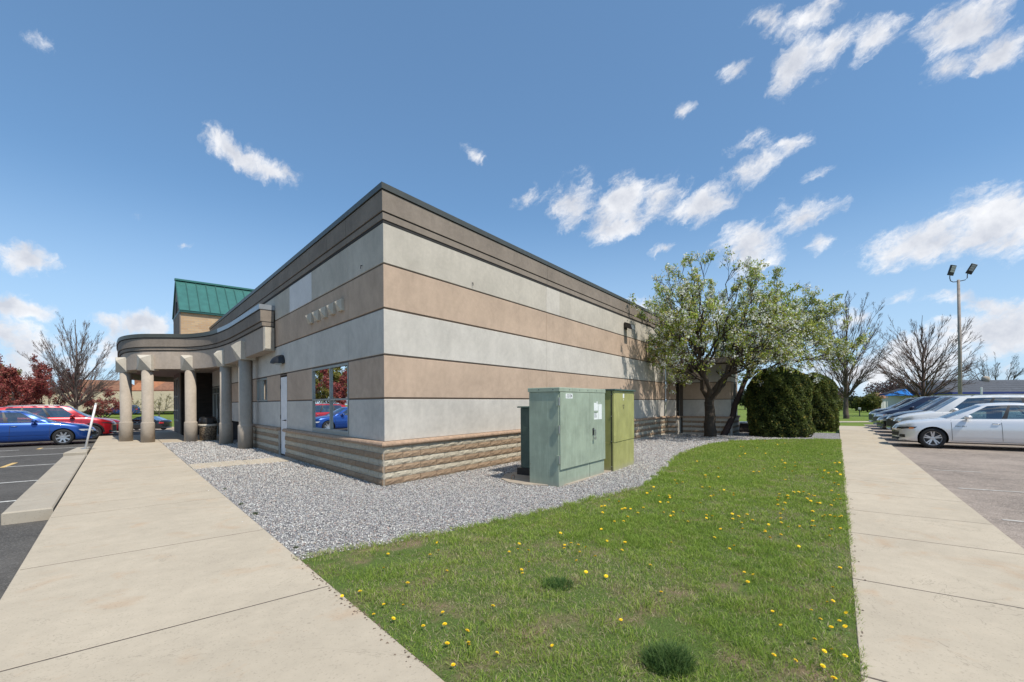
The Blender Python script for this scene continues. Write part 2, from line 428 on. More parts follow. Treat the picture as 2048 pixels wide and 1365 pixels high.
plain('soil', (.15, .105, .075), .95, var=.45, scale=18)
# ================================================================== THE SETTING
def inset_poly(pts, d):
    n = len(pts); out = []
    for i in range(n):
        a, b, c = Vector(pts[i - 1][:2]), Vector(pts[i][:2]), Vector(pts[(i + 1) % n][:2])
        e1 = (b - a).normalized(); e2 = (c - b).normalized()
        n1 = Vector((-e1.y, e1.x)); n2 = Vector((-e2.y, e2.x))
        k = (n1 + n2); k = k / max(.3, k.dot(n1)) if k.length > 1e-6 else n1
        out.append(tuple(b + k * d))
    return out

def ccw(pts):
    a = sum(pts[i - 1][0] * pts[i][1] - pts[i][0] * pts[i - 1][1] for i in range(len(pts)))
    return pts if a > 0 else pts[::-1]

def slab(name, pts, off, thick, mat, parent=None, gap=.007, ch=.004):
    """a cast slab lying on the gently falling ground: joint gap all round, worn chamfered top edge"""
    pts = ccw([p[:2] for p in pts]); o1 = inset_poly(pts, gap); o2 = inset_poly(pts, gap + ch); n = len(pts)
    v = [(x, y, gz(x) + off - thick) for x, y in o1] + [(x, y, gz(x) + off - ch) for x, y in o1] + [(x, y, gz(x) + off) for x, y in o2]
    f = [tuple(range(2 * n, 3 * n))]
    for k in (0, n): f += [(k + i, k + (i + 1) % n, k + n + (i + 1) % n, k + n + i) for i in range(n)]
    return MB().add(v, f).build(name, mat, parent)

def sheet(name, pts, off, mat, parent=None, plane=True):
    """flat ground sheet following the site's fall"""
    pts = ccw([p[:2] for p in pts])
    from mathutils.geometry import tessellate_polygon
    v = [(p[0], p[1], (gz(p[0]) if plane else 0) + off) for p in pts]
    tris = tessellate_polygon([[Vector((p[0], p[1], 0)) for p in pts]])
    o = MB().add(v, [tuple(t) for t in tris]).build(name, mat, parent)
    bm = bmesh.new(); bm.from_mesh(o.data)
    for f in bm.faces:
        if f.normal.z < 0: f.normal_flip()
    bm.to_mesh(o.data); bm.free()
    return o

def lw2(pts): return [LW(*p)[:2] for p in pts]

# ground reaching the horizon
m, N, p, o = material('far_grass'); P = pos(N)
c = N.mix(N.rng(N.noise(P, .35, 6, .65), .35, .68), (.12, .19, .03), (.20, .225, .06))
c = N.mix(N.math('MULTIPLY', N.rng(N.noise(P, 14.0, 4, .7), .45, .7), .45), c, (.085, .14, .03))
N.put(p.inputs['Base Color'], c); p.inputs['Roughness'].default_value = .9; p.inputs['Specular IOR Level'].default_value = .1
bump(N, p, N.noise(P, 25.0, 4, .7), .8, .05)
tag(MB().add([(-1500, -1500, -1.4), (1500, -1500, -1.4), (1500, 1500, -1.4), (-1500, 1500, -1.4)], [(0, 1, 2, 3)]).build('ground', MAT['far_grass']), kind='structure')

tag(sheet('right_lawn', [(20, 30), (20, -9), (34, -9), (34, -90), (-60, -90), (900, -900), (900, 900)][:4] + [(34, -400), (1400, -900), (1400, 1300)], -.34, MAT['far_grass'], plane=False), kind='structure')
# parking lots
LX0, LX1 = -4.40, -2.40            # left walk, L frame
RY0, RY1 = -8.30, -6.86            # right walk, world
lotL = tag(sheet('parking_lot', lw2([(-70, -14), (LX0 + .1, -14), (LX0 + .1, 23.5), (-2.2, 26), (1, 27), (6, 27), (6, 28), (-70, 28)]), -.16, MAT['asphalt_dark']), kind='structure')
lotR = tag(sheet('parking_lot', [(-14, RY0 + .05), (-14, -60), (34, -60), (34, RY0 + .05)], -.045, MAT['asphalt_worn']), kind='structure')
# beyond the canopy the lot falls away to a lower drive
v_ = [LW(x, y, z) for x, y, z in ((-90, 28, -.163), (8, 28, -.163), (8, 44, -1.12), (-90, 44, -1.12), (8, 62, -1.16), (-90, 62, -1.16))]
tag(MB().add(v_, [(0, 1, 2, 3), (3, 2, 4, 5)]).build('lower_drive', MAT['asphalt_worn']), kind='structure')
# painted stall lines
def strip(name, a, b, w, off, mat, parent):
    a, b = Vector(a[:2]), Vector(b[:2]); d = (b - a).normalized(); q = Vector((-d.y, d.x)) * w / 2
    pts = [a - q, b - q, b + q, a + q]
    # worn paint: broken into ragged lengths
    mb = MB(); n = max(2, int((b - a).length / .5))
    for i in range(n):
        t0, t1 = i / n, (i + 1) / n
        if random.random() < .12: continue
        p0, p1 = a.lerp(b, t0), a.lerp(b, t1); k = 1 - .25 * random.random()
        mb.add([(x, y, gz(x) + off) for x, y in (p0 - q * k, p1 - q, p1 + q * k, p0 + q)], [(0, 1, 2, 3)])
    return mb.build(name, mat, parent)
for y in (-2.1, .85, 3.77, 6.62, 10.36, 14.1, 17.0, 24.2):
    strip('parking_line', LW(-10.2, y + .1), LW(LX0 - .5, y), .11, -.155, MAT['paint_white'], lotL)
for y in (10.9, 17.0, 4.6): strip('parking_line', LW(-6.05, y - .65), LW(-5.95, y + .65), .12, -.153, MAT['paint_yellow'], lotL)
for x, e in ((3.0, -11), (5.65, -9.6), (8.3, -9.3), (16.9, -13), (19.6, -13), (22.7, -13), (26.1, -13)):
    strip('parking_line', (x, -8.5), (x + .12, e), .09, -.040, MAT['paint_faded'], lotR)

# left walk: cast slabs between joints
walkL = tag(link(bpy.data.objects.new('sidewalk', None)), kind='structure')
jl = [-5.9, -4.05, -1.81, .74, 1.62, 3.9, 6.1, 8.3, 10.5, 12.7, 14.9, 17.3, 19.7, 22.1]
for a, b in zip(jl, jl[1:]): slab('paving_slab', lw2([(LX0, a), (LX1 + .02, a), (LX1 + .02, b), (LX0, b)]), 0, .22, MAT['concrete'], walkL)
slab('paving_slab', lw2([(LX0, -9.5), (LX1 + .02, -7.55), (LX1 + .02, -5.9), (LX0, -5.9)]), 0, .22, MAT['concrete'], walkL)
# paving under the canopy, slab across the gravel to the white door
for a, b in ((14.9, 17.3), (17.3, 19.7), (19.7, 22.1), (22.1, 26)):
    slab('paving_slab', lw2([(LX1 + .02, a), (-.02, a), (-.02, b), (LX1 + .02, b)] if b < 20 else [(LX1 + .02, a), (-1.25, a), (-1.25, b), (LX1 + .02, b)]), 0, .2, MAT['concrete'], walkL)
for a, b in ((-2.38, -1.2), (-1.2, -.06)): slab('paving_slab', lw2([(a, 5.05), (b, 5.15), (b, 6.25), (a, 6.12)]), .004, .1, MAT['concrete'], walkL)
# raised kerb blocks on the lot side of the left walk
kerb = tag(link(bpy.data.objects.new('kerb', None)), kind='structure')
kb = [1.5, 4.6, 7.8, 10.9]
for a, b in zip(kb, kb[1:]): slab('kerb_slab', lw2([(-4.93, a), (LX0 - .012, a), (LX0 - .012, b), (-4.93, b)]), .012, .24, MAT['concrete_kerb'], kerb, .006, .018)
slab('kerb_slab', lw2([(-4.95, 11.3), (LX0 - .012, 11.3), (LX0 - .012, 13.6), (-4.75, 13.6)]), .075, .3, MAT['concrete_kerb'], kerb, .006, .02)
# right walk
walkR = tag(link(bpy.data.objects.new('sidewalk', None)), kind='structure')
xs = [-10, -7, -5.4, -3.9, -2.33] + [-.66 + 1.524 * i + (.16 if i == 1 else 0) for i in range(0, 21)]
for a, b in zip(xs, xs[1:]): slab('paving_slab', [(a, RY0), (b, RY0), (b, RY1), (a, RY1)], 0, .14, MAT['concrete'], walkR)

# dirt filling the joints between slabs
plain('joint_dirt', (.10, .08, .062), .95, var=.4, scale=25)
tag(sheet('walk_bed', lw2([(LX0 + .02, -9), (LX1, -7.5), (LX1, 26), (LX0 + .02, 26)]), -.0015, MAT['joint_dirt']), kind='structure')
tag(sheet('walk_bed', [(-10, RY0 + .02), (29, RY0 + .02), (29, RY1 - .01), (-10, RY1 - .01)], -.0015, MAT['joint_dirt']), kind='structure')

# gravel bed and lawn outline (the curved edge runs from the left walk round the cabinets to the right walk)
edge_px = [(612, 1117), (700, 1099), (770, 1088), (860, 1070), (960, 1050), (1070, 1026), (1180, 1000), (1240, 985), (1290, 970), (1322, 950), (1338, 932), (1346, 920), (1362, 908), (1390, 897), (1425, 888), (1470, 882), (1550, 879.5), (1672, 878)]
edge = [tuple(gp(*q)[:2]) for q in edge_px]
edge[0] = LW(LX1 + .016, -3.22)[:2]; edge[-1] = (edge[-1][0], RY1 - .004)
corner_l = LW(LX1 + .03, -7.6)[:2]
grass_poly = edge + [(-4.0, RY1 - .004), LW(LX1 + .016, -7.3)[:2]]
spill_poly = [LW(LX1 + .005, -3.18)[:2]] + edge[1:-1] + [(edge[-1][0], RY1 - .035), (-4.2, RY1 - .035), LW(LX1 + .0, -7.4)[:2]]   # blades hang a little over the walks
gravel_poly = edge + [(21.5, RY1 + .01), (21.5, -.3), (16.5, .6), (.3, .3)] + lw2([(.25, 14.95), (LX1 + .03, 14.95)])
gravel = tag(sheet('gravel_bed', gravel_poly, -.014, None), kind='structure')
lawn = tag(sheet('lawn', grass_poly, -.006, None), kind='structure')

m, N, p, o = material('gravel_ground'); P = pos(N)
v = N.n('ShaderNodeTexVoronoi'); v.inputs['Scale'].default_value = 52.0; N.put(v.inputs['Vector'], P)
sv = N.n('ShaderNodeSeparateColor'); N.put(sv.inputs[0], v.outputs['Color'])
c = N.ramp(sv.outputs[0], [(0, (.10, .10, .105)), (.22, (.25, .245, .245)), (.5, (.42, .41, .405)), (.72, (.58, .57, .55)), (.86, (.40, .30, .275)), (1, (.66, .64, .61))])
c = N.mix(N.math('MULTIPLY', N.rng(v.outputs['Distance'], .35, .75), .8), c, (.05, .05, .05))
N.put(p.inputs['Base Color'], c); p.inputs['Roughness'].default_value = .85
bump(N, p, N.math('SUBTRACT', 1.0, v.outputs['Distance']), 1.0, .02)
gravel.data.materials.clear(); gravel.data.materials.append(MAT['gravel_ground'])
m, N, p, o = material('lawn_soil'); P = pos(N)
c = N.mix(N.rng(N.noise(P, 2.2, 6, .65), .48, .68), (.11, .17, .04), (.27, .20, .125))
c = N.mix(N.math('MULTIPLY', N.rng(N.noise(P, 60.0, 4, .7), .42, .68), .6), c, (.07, .05, .03))
N.put(p.inputs['Base Color'], c); p.inputs['Roughness'].default_value = .95; p.inputs['Specular IOR Level'].default_value = .1
bump(N, p, N.noise(P, 70.0, 4, .7), .9, .02)
lawn.data.materials.clear(); lawn.data.materials.append(MAT['lawn_soil'])

def inpoly(P, poly):
    x, y = P[:, 0], P[:, 1]; ins = np.zeros(len(P), bool); n = len(poly); j = n - 1
    for i in range(n):
        xi, yi = poly[i][:2]; xj, yj = poly[j][:2]
        with np.errstate(divide='ignore', invalid='ignore'):
            c = ((yi > y) != (yj > y)) & (x < (xj - xi) * (y - yi) / (yj - yi + 1e-12) + xi)
        ins ^= c; j = i
    return ins

def edge_dist(P, line):
    d = np.full(len(P), 1e9)
    for a, b in zip(line, line[1:]):
        a, b = np.array(a[:2]), np.array(b[:2]); ab = b - a
        t = np.clip(((P - a) @ ab) / (ab @ ab), 0, 1)[:, None]
        d = np.minimum(d, np.hypot(*(P - (a + t * ab)).T))
    return d

def vnoise(P, s, seed=0):
    """smooth value noise for scattering"""
    r = np.random.default_rng(seed).random((64, 64)); q = P * s; i = np.floor(q).astype(int); f = q - i; f = f * f * (3 - 2 * f)
    g = lambda a, b: r[(i[:, 0] + a) % 64, (i[:, 1] + b) % 64]
    return (g(0, 0) * (1 - f[:, 0]) + g(1, 0) * f[:, 0]) * (1 - f[:, 1]) + (g(0, 1) * (1 - f[:, 0]) + g(1, 1) * f[:, 0]) * f[:, 1]

def depth(P):
    return (P[:, 0] - CAM[0]) * FW[0] + (P[:, 1] - CAM[1]) * FW[1]

# ---- loose stones: real pieces, larger and sparser with distance
pool = rng.uniform((-4, -5.5), (21.5, 15), (900000, 2)); area = 25.5 * 20.5
pool = pool[inpoly(pool, gravel_poly)]
dd = depth(pool); wall_in = (pool[:, 1] > -.05) & (pool[:, 0] * cg - pool[:, 1] * sg > -.05)
keep = (~wall_in) & (dd > 1) & (rng.random(len(pool)) < np.clip(1.3 - dd / 16, .05, 1))
S = pool[keep]; S = S[rng.permutation(len(S))[:66000]]
# a few spill over the edge of the left walk and into the grass
spl = np.array([LW(LX1 - abs(random.gauss(0, .06)), random.uniform(-3.2, 9)) for _ in range(90)])[:, :2]
S = np.vstack([S, spl])
n = len(S); dd = depth(S); sz = (.0070 + .0058 * rng.random(n) ** 2) * (1 + np.clip(dd - 7, 0, 12) * .07)
base = np.array([(1, 0, 0), (0, 1, 0), (-1, 0, 0), (0, -1, 0), (0, 0, .75), (0, 0, -.75)], float)
tri = np.array([(0, 1, 4), (1, 2, 4), (2, 3, 4), (3, 0, 4), (1, 0, 5), (2, 1, 5), (3, 2, 5), (0, 3, 5)])
ang = rng.random(n) * 6.283; ca, sa = np.cos(ang)[:, None], np.sin(ang)[:, None]
L_ = base[None] * rng.uniform(.65, 1.35, (n, 6, 1)) * sz[:, None, None]
V = np.stack([L_[..., 0] * ca - L_[..., 1] * sa, L_[..., 0] * sa + L_[..., 1] * ca, L_[..., 2]], -1)
V[..., 0] += S[:, None, 0]; V[..., 1] += S[:, None, 1]; V[..., 2] += (-.0030 * S[:, 0] - .006 + rng.uniform(-.004, .008, n))[:, None]
pal = np.array([(.13, .13, .135), (.33, .325, .315), (.47, .46, .45), (.60, .59, .57), (.72, .71, .68), (.53, .41, .36), (.55, .49, .41), (.80, .79, .76)])
ci = rng.choice(8, n, p=[.08, .12, .22, .22, .16, .08, .06, .06]); C_ = np.minimum(.92, pal[ci] * rng.uniform(1.0, 1.32, (n, 1)) * np.array([1.03, 1.0, .965]))
F_ = (tri[None] + (np.arange(n) * 6)[:, None, None]).reshape(-1, 3)
tag(bulk('gravel', V.reshape(-1, 3), F_, MAT['stone'], None, np.repeat(C_, 6, 0)), 'loose grey, white and pinkish gravel around the building', 'gravel', kind='stuff')

# ---- grass blades
bare_spots = [gp(x, y)[:2] for x, y in ((790, 1100), (725, 1135), (842, 1096), (690, 1118), (760, 1122), (655, 1180), (1480, 1180), (1560, 1075), (1130, 1240), (900, 1245), (1330, 1250), (1380, 1300), (1700, 1260))]
def blades(P, h, lean, width, col, z0=-.010):
    n = len(P); a = rng.random(n) * 6.283; b = rng.random(n) * 6.283
    dx, dy = np.cos(a) * width / 2, np.sin(a) * width / 2
    lx, ly = np.cos(b) * lean * h, np.sin(b) * lean * h
    z = -.0030 * P[:, 0] + z0
    V = np.zeros((n, 5, 3))
    for k, (sgn, t, w) in enumerate(((-1, 0, 1), (1, 0, 1), (1, .55, .75), (-1, .55, .75), (0, 1, 0))):
        V[:, k, 0] = P[:, 0] + dx * sgn * w + lx * t ** 1.8; V[:, k, 1] = P[:, 1] + dy * sgn * w + ly * t ** 1.8
        V[:, k, 2] = z + h * t * (1 - .35 * lean * t)
    i = (np.arange(n) * 5)[:, None, None]
    F = np.concatenate([(np.array([[0, 1, 2], [0, 2, 3]])[None] + i).reshape(-1, 3), (np.array([[3, 2, 4]])[None] + i).reshape(-1, 3)])
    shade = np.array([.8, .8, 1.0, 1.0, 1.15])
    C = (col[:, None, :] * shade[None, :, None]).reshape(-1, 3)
    return V.reshape(-1, 3), F, C
pool = rng.uniform((-4.4, -6.95), (16.8, -2.3), (1500000, 2))
rag = edge_dist(pool, edge) < .16 * vnoise(pool, 6.0, 9) ** 1.5
pool = pool[inpoly(pool, spill_poly) | rag]; dd = depth(pool)
dens_ = np.clip(1.15 - (dd - 2.5) / 9.0, .17, 1.0)
n1 = vnoise(pool, 1.3, 1); n2 = vnoise(pool, 5.0, 2); n3 = vnoise(pool, 14.0, 3)
thick = np.clip(.46 + .55 * n1 + .35 * (n2 - .5) + .5 * (n3 - .5), .12, 1)
far_lush = np.clip((dd - 6) / 6, 0, 1); thick = np.clip(thick + .35 * far_lush, 0, 1)
for b in bare_spots: thick *= np.clip(np.hypot(*(pool - b).T) / .30, .10, 1)
ed = edge_dist(pool, [edge[0], LW(LX1 + .03, -7.6)[:2]]); thick *= np.clip(.35 + ed / .22, 0, 1)
keep = (rng.random(len(pool)) < dens_ * thick * .64)
G = pool[keep]; dd = depth(G); n = len(G)
if n > 410000: G = G[rng.permutation(n)[:410000]]; dd = depth(G); n = len(G)
n1 = vnoise(G, 1.3, 1); n2 = vnoise(G, 5.0, 2)
n4 = vnoise(G, 11.0, 5)
h = (.018 + .042 * rng.random(n)) * (.55 + .5 * n2 + .85 * n4 ** 2) * (1 + .12 * np.clip(dd - 6, 0, 6) / 6)
tuft = np.clip(1 - edge_dist(G, edge) / .10, 0, 1); h *= 1 + .9 * tuft * rng.random(n)
lean = rng.uniform(.2, 1.25, n); width = rng.uniform(.0025, .0048, n) * (1 + np.clip(dd - 3, 0, 14) * .16)
u = rng.random(n)[:, None]
green = np.array([.185, .305, .032]) * (1 - u) + np.array([.41, .50, .09]) * u
lush = np.array([.105, .23, .03]); straw = np.array([.58, .49, .30])
green = green * (1 - .45 * np.clip(n1 - .5, 0, 1)[:, None]) + lush * .45 * np.clip(n1 - .5, 0, 1)[:, None]
dry = np.clip(.40 + .16 * np.clip((6 - dd) / 3, 0, 1) - .62 * n1 + .35 * (1 - n2) - .22 * np.clip((dd - 5) / 6, 0, 1), .03, .6)
isdry = rng.random(n) < dry; green[isdry] = straw * rng.uniform(.55, 1.15, (isdry.sum(), 1)); h[isdry] *= .75; lean[isdry] *= 1.3
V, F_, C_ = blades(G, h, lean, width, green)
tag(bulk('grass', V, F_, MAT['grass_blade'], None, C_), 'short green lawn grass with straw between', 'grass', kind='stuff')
# ================================================================== THE BUILDING
bld = thing('commercial_building', 'single storey stucco building in tan and grey bands with brown cornice', 'building')
FR = lambda s, d, z: (s, d, z)                  # sunlit wall: s along X, d inwards
FL = lambda s, d, z: LW(d, s, z)                # shaded wall: s along Y'
def mit(d): return d * (1 + sg) / cg            # where two offset wall planes meet at the acute corner
BZ = [(.80, 1.58, 'stucco_grey'), (1.613, 2.385, 'stucco_tan'), (2.42, 3.243, 'stucco_grey'), (3.278, 4.066, 'stucco_tan'), (4.098, 4.832, 'stucco_cream')]

def panel(fr, s0, s1, z0, z1, mat, parent=bld, t=.05, ch=.007, name='wall_panel'):
    a0 = mit(t) if s0 == 0 else s0
    g = 0 if s0 == 0 else .004; s0 += g; s1 -= .004
    v = [fr(a0, t, z0), fr(s1, t, z0), fr(s1, t, z1), fr(a0, t, z1),
         fr(s0 + (mit(ch) if g == 0 else 0), ch, z0), fr(s1, ch, z0), fr(s1, ch, z1), fr(s0 + (mit(ch) if g == 0 else 0), ch, z1)]
    e = 0.0 if g == 0 else ch
    v += [fr(s0 + e, 0, z0 + ch), fr(s1 - ch, 0, z0 + ch), fr(s1 - ch, 0, z1 - ch), fr(s0 + e, 0, z1 - ch)]
    f = [(3, 2, 1, 0), (8, 9, 10, 11)]
    for k in (0, 4): f += [(k + i, k + (i + 1) % 4, k + 4 + (i + 1) % 4, k + 4 + i) for i in range(4)]
    return fix_normals(MB().add(v, f).build(name, MAT[mat], parent))

def seg(fr, s0, s1, d0, d1, z0, z1, mat, name, parent=bld, corner=False):
    """straight run of trim along a wall, mitred at the building corner"""
    a0, a1 = (mit(d0), mit(d1)) if corner else (s0, s0)
    v = [fr(a0, d0, z0), fr(s1, d0, z0), fr(s1, d1, z0), fr(a1, d1, z0), fr(a0, d0, z1), fr(s1, d0, z1), fr(s1, d1, z1), fr(a1, d1, z1)]
    return fix_normals(MB().add(v, [(3, 2, 1, 0), (4, 5, 6, 7), (0, 1, 5, 4), (1, 2, 6, 5), (2, 3, 7, 6), (3, 0, 4, 7)]).build(name, MAT[mat], parent))

RE = 16.9                                       # end of the sunlit wall
# dark core behind panels and panes, flat roof
core = [(mit(.26), .26), (RE + .3, .26), (RE + .3, 11)] + lw2([(13, 20.5), (.26, 20.5)])
MB().prism(core, -.3, 5.28).build('wall_core', MAT['interior_dark'], bld)
MB().prism([(mit(.1), .1), (RE + .3, .1), (RE + .3, 11)] + lw2([(13, 20.5), (.1, 20.5)]), 5.285, 5.34).build('roof', MAT['asphalt_worn'], bld)
# wall panels, sunlit side
RJ = [0, 5.77, 11.42, RE]
for (z0, z1, mt) in BZ:
    for a, b in zip(RJ, RJ[1:]):
        if mt == 'stucco_cream' and a == 5.77:
            panel(FR, a, a + .78, z0, z1, 'stucco_patch')['label'] = 'small whiter patch in the cream top band'
            a += .78
        panel(FR, a, b, z0, z1, mt)
# wall panels, shaded side with openings
W0, W1, D0, D1, V0, V1 = 1.70, 4.10, 6.33, 7.06, 8.65, 10.08
for i, (z0, z1, mt) in enumerate(BZ):
    if i == 0: runs = [(0, W0), (W1, D0), (D1, 12.4), (12.4, 18.0)]
    elif i == 1: runs = [(0, W0), (W1, D0), (D1, V0), (V1, 12.4), (12.4, 17.0)]
    else: runs = [(0, W0), (W0, W1), (W1, 6.04), (6.04, 7.57), (7.57, 12.4), (12.4, 20.0)]
    for a, b in runs:
        o = panel(FL, a, b, z0, z1, 'stucco_white' if (i == 4 and a == W1) else mt)
        if i == 4 and a == W1: o['label'] = 'newer white panel in the cream top band'
# recessed groove strips between the bands
for z0, z1 in zip([b[1] for b in BZ], [b[0] for b in BZ[1:]] + [4.89]):
    seg(FR, 0, RE, .016, .06, z0 - .006, z1 + .006, 'groove', 'groove', corner=True)
    if z0 < 2: runs = [(0, W0), (W1, D0), (D1, V0 if z0 > 1.5 else 12), (V1, 17)]
    elif z0 < 2.4: runs = [(0, D0 - .03), (D1 + .03, 17)]
    else: runs = [(0, 20)]
    for a, b in runs: seg(FL, a, b, .016, .06, z0 - .006, z1 + .006, 'groove', 'groove', corner=(a == 0))
# cornice: lower fascia, upper fascia, metal cap, laid in lengths
for fr, jn in ((FR, [0, 5.77, 11.42, RE + .05]), (FL, [0, 1.72, 2.9, 4.1, 6.04, 7.57, 9.6, 11.6, 13.6, 15.6, 17.6, 20.5])):
    E_ = jn[-1]
    seg(fr, 0, E_, -.008, .2, 4.832, 4.886, 'joint_dark', 'shadow_gap', corner=True)
    seg(fr, 0, E_, -.016, .2, 5.005, 5.032, 'joint_dark', 'shadow_gap', corner=True)
    seg(fr, 0, E_, -.020, .2, 5.405, 5.425, 'joint_dark', 'shadow_gap', corner=True)
    for a, b in zip(jn, jn[1:]):
        seg(fr, a + .005, b - .005, -.022, .2, 4.886, 5.005, 'fascia_brown', 'cornice_panel', corner=(a == 0))
        seg(fr, a + .005, b - .005, -.038, .2, 5.032, 5.405, 'fascia_brown', 'cornice_panel', corner=(a == 0))
        seg(fr, a + .002, b - .002, -.060, .32, 5.425, 5.535, 'cap_metal', 'roof_cap', corner=(a == 0))
# bullnose ledge over the block base
prof = [(-.055, .702), (-.098, .706), (-.118, .730), (-.120, .755), (-.104, .782), (-.07, .799), (.05, .799), (.05, .702)]
def ledge(fr, s0, s1, corner):
    n = len(prof)
    v = [fr(mit(d) if corner else s0, d, z) for d, z in prof] + [fr(s1, d, z) for d, z in prof]
    f = [tuple(range(n)), tuple(range(2 * n - 1, n - 1, -1))] + [(i, n + i, n + (i + 1) % n, (i + 1) % n) for i in range(n)]
    return fix_normals(MB().add(v, f).build('ledge', MAT['ledge'], bld))
for a, b in ((0, 2.62), (2.62, 5.77), (5.77, 8.6), (8.6, 11.42), (11.42, 14.2), (14.2, RE)): ledge(FR, a + .003, b - .003, a == 0)
for a, b in ((0, 2.1), (2.1, 4.2), (4.2, D0 + .10), (D1 + .03, 9), (9, 12)): ledge(FL, a + .003, b - .003, a == 0)
# mortar bed behind the split-face blocks
seg(FR, 0, RE, -.048, .05, -.3, .702, 'mortar', 'mortar_bed', corner=True)
seg(FL, 0, D0, -.048, .05, -.3, .702, 'mortar', 'mortar_bed', corner=True); seg(FL, D1 + .03, 13, -.048, .05, -.3, .702, 'mortar', 'mortar_bed')
# split-face blocks, one object each (mesh shared between variants)
BH = .1168
def block_mesh(Lb, proud, mat, seed):
    r = random.Random(seed); nx, nz = 5, 3; rows = []
    h = BH - .009
    for j in range(nz + 1):
        row = []
        for i in range(nx + 1):
            e = i in (0, nx) or j in (0, nz)
            row.append((Lb * i / nx + (0 if i in (0, nx) else r.uniform(-.012, .012)), -proud + (.008 if e else r.uniform(-.010, .006)), h * j / nz + (0 if j in (0, nz) else r.uniform(-.006, .006))))
        rows.append(row)
    mb = MB().grid(rows)
    b = [(0, -.03, 0), (Lb, -.03, 0), (Lb, -.03, h), (0, -.03, h)]
    fr_ = [rows[0][0], rows[0][-1], rows[-1][-1], rows[-1][0]]
    mb.add(b + fr_, [(0, 1, 5, 4), (1, 2, 6, 5), (2, 3, 7, 6), (3, 0, 4, 7)])
    me = bpy.data.meshes.new('block'); me.from_pydata(mb.v, [], mb.f); me.materials.append(MAT[mat]); me.update(); return me
LBk = .447; gap = .010
bvar = {('block_tan', k): block_mesh(LBk - gap, .078, 'block_tan', k) for k in range(5)}
bvar.update({('block_light', k): block_mesh(LBk - gap, .064, 'block_light', 20 + k) for k in range(5)})
phiL = math.atan2(-cg, -sg)
stuff_parts = []
def place_block(loc, rot, course, length, stuffit):
    mt = 'block_tan' if course % 2 == 1 else 'block_light'
    me = bvar[(mt, random.randrange(5))]
    if stuffit: stuff_parts.append((me, mt, loc, rot, length / LBk)); return
    o = link(bpy.data.objects.new('block', me)); o.parent = bld; o.location = loc; o.rotation_euler = (0, 0, rot); o.scale = ((length - gap) / (LBk - gap), 1, 1)
for c in range(0, 7):
    z0 = -.116 + BH * c + .004
    s = mit(-.06) + .022; first = LBk - .02 if c % 2 == 1 else LBk * .5
    ln = first
    while s < RE - .05:
        ln = min(ln, RE - s); place_block((s + gap / 2, 0, z0), 0, c, ln, s > 8.6 or c == 0); s += ln; ln = LBk
    for (a, b) in ((mit(-.06) + .022, D0), (D1 + .03, 12.2)):
        s = a; ln = (.39 if c % 2 == 1 else .2) if a < 0.1 else (.447 if c % 2 else .22)
        while s < b - .05:
            ln = min(ln, b - s); e = s + ln
            place_block(LW(0, e - gap / 2, z0), phiL, c, ln, c == 0 or s > 10.8); s += ln; ln = .43
# the far and half-buried blocks stay real geometry, joined
def join_blocks(name, parts, mat):
    mb = MB()
    for me, mt, loc, rot, k in parts:
        if mt != mat: continue
        T = Matrix.Translation(loc) @ Matrix.Rotation(rot, 4, 'Z') @ Matrix.Diagonal((k, 1, 1, 1))
        mb.add([tuple(T @ v.co) for v in me.vertices], [tuple(q.vertices) for q in me.polygons])
    return tag(mb.build(name, MAT[mat], bld), kind='stuff')
# (joined after the wing has added its own)

# ---- big window with four panes and a blind, shaded side
def frame_bars(parent, fr, s0, s1, z0, z1, vs, hs, w=.05, d0=-.006, d1=.05, mat='frame_grey', name='window_frame'):
    mb = MB()
    def bar(a, b, c, d):
        v = [fr(x, y, z) for z in (c, d) for y in (d0, d1) for x in (a, b)]
        mb.add(v, [(0, 2, 3, 1), (4, 5, 7, 6), (0, 1, 5, 4), (1, 3, 7, 5), (3, 2, 6, 7), (2, 0, 4, 6)])
    bar(s0, s1, z0, z0 + w); bar(s0, s1, z1 - w, z1); bar(s0, s0 + w, z0 + w, z1 - w); bar(s1 - w, s1, z0 + w, z1 - w)
    for x in vs: bar(x - w * .5, x + w * .5, z0 + w, z1 - w)
    for z in hs: bar(s0 + w, s1 - w, z - w * .4, z + w * .4)
    return fix_normals(mb.build(name, MAT[mat], parent))
def pane(parent, fr, s0, s1, z0, z1, d=.028, mat='pane', name='pane'):
    return MB().add([fr(s0, d, z0), fr(s1, d, z0), fr(s1, d, z1), fr(s0, d, z1)], [(0, 1, 2, 3)]).build(name, MAT[mat], parent)
win = frame_bars(bld, FL, W0 + .01, W1 - .01, .86, 2.375, [2.82], [1.60], .05); win.name = 'window'
win['label'] = 'four pane window beside the corner with a blind behind its right half'
for a, b in ((W0 + .058, 2.795), (2.845, W1 - .058)):
    for c, d in ((.908, 1.58), (1.625, 2.315)): pane(win, FL, a, b, c, d)
mb = MB()
for k in range(52):
    z = .93 + k * .0265
    mb.add([FL(W0 + .07, .09, z), FL(2.79, .09, z), FL(2.79, .112, z + .012), FL(W0 + .07, .112, z + .012)], [(0, 1, 2, 3)])
mb.build('blind', MAT['blind'], win)
seg(FL, W0, W1, .0, .12, .80, .862, 'frame_grey', 'sill', win); seg(FL, W0, W1, .02, .12, 2.372, 2.42, 'frame_grey', 'head_trim', win)
# small sliding window
w2 = frame_bars(bld, FL, V0, V1, 1.60, 2.37, [9.37], [], .055); w2.name = 'window'; w2['label'] = 'small sliding window between the white door and the columns'
for a, b in ((V0 + .06, 9.34), (9.40, V1 - .06)): pane(w2, FL, a, b, 1.66, 2.31)
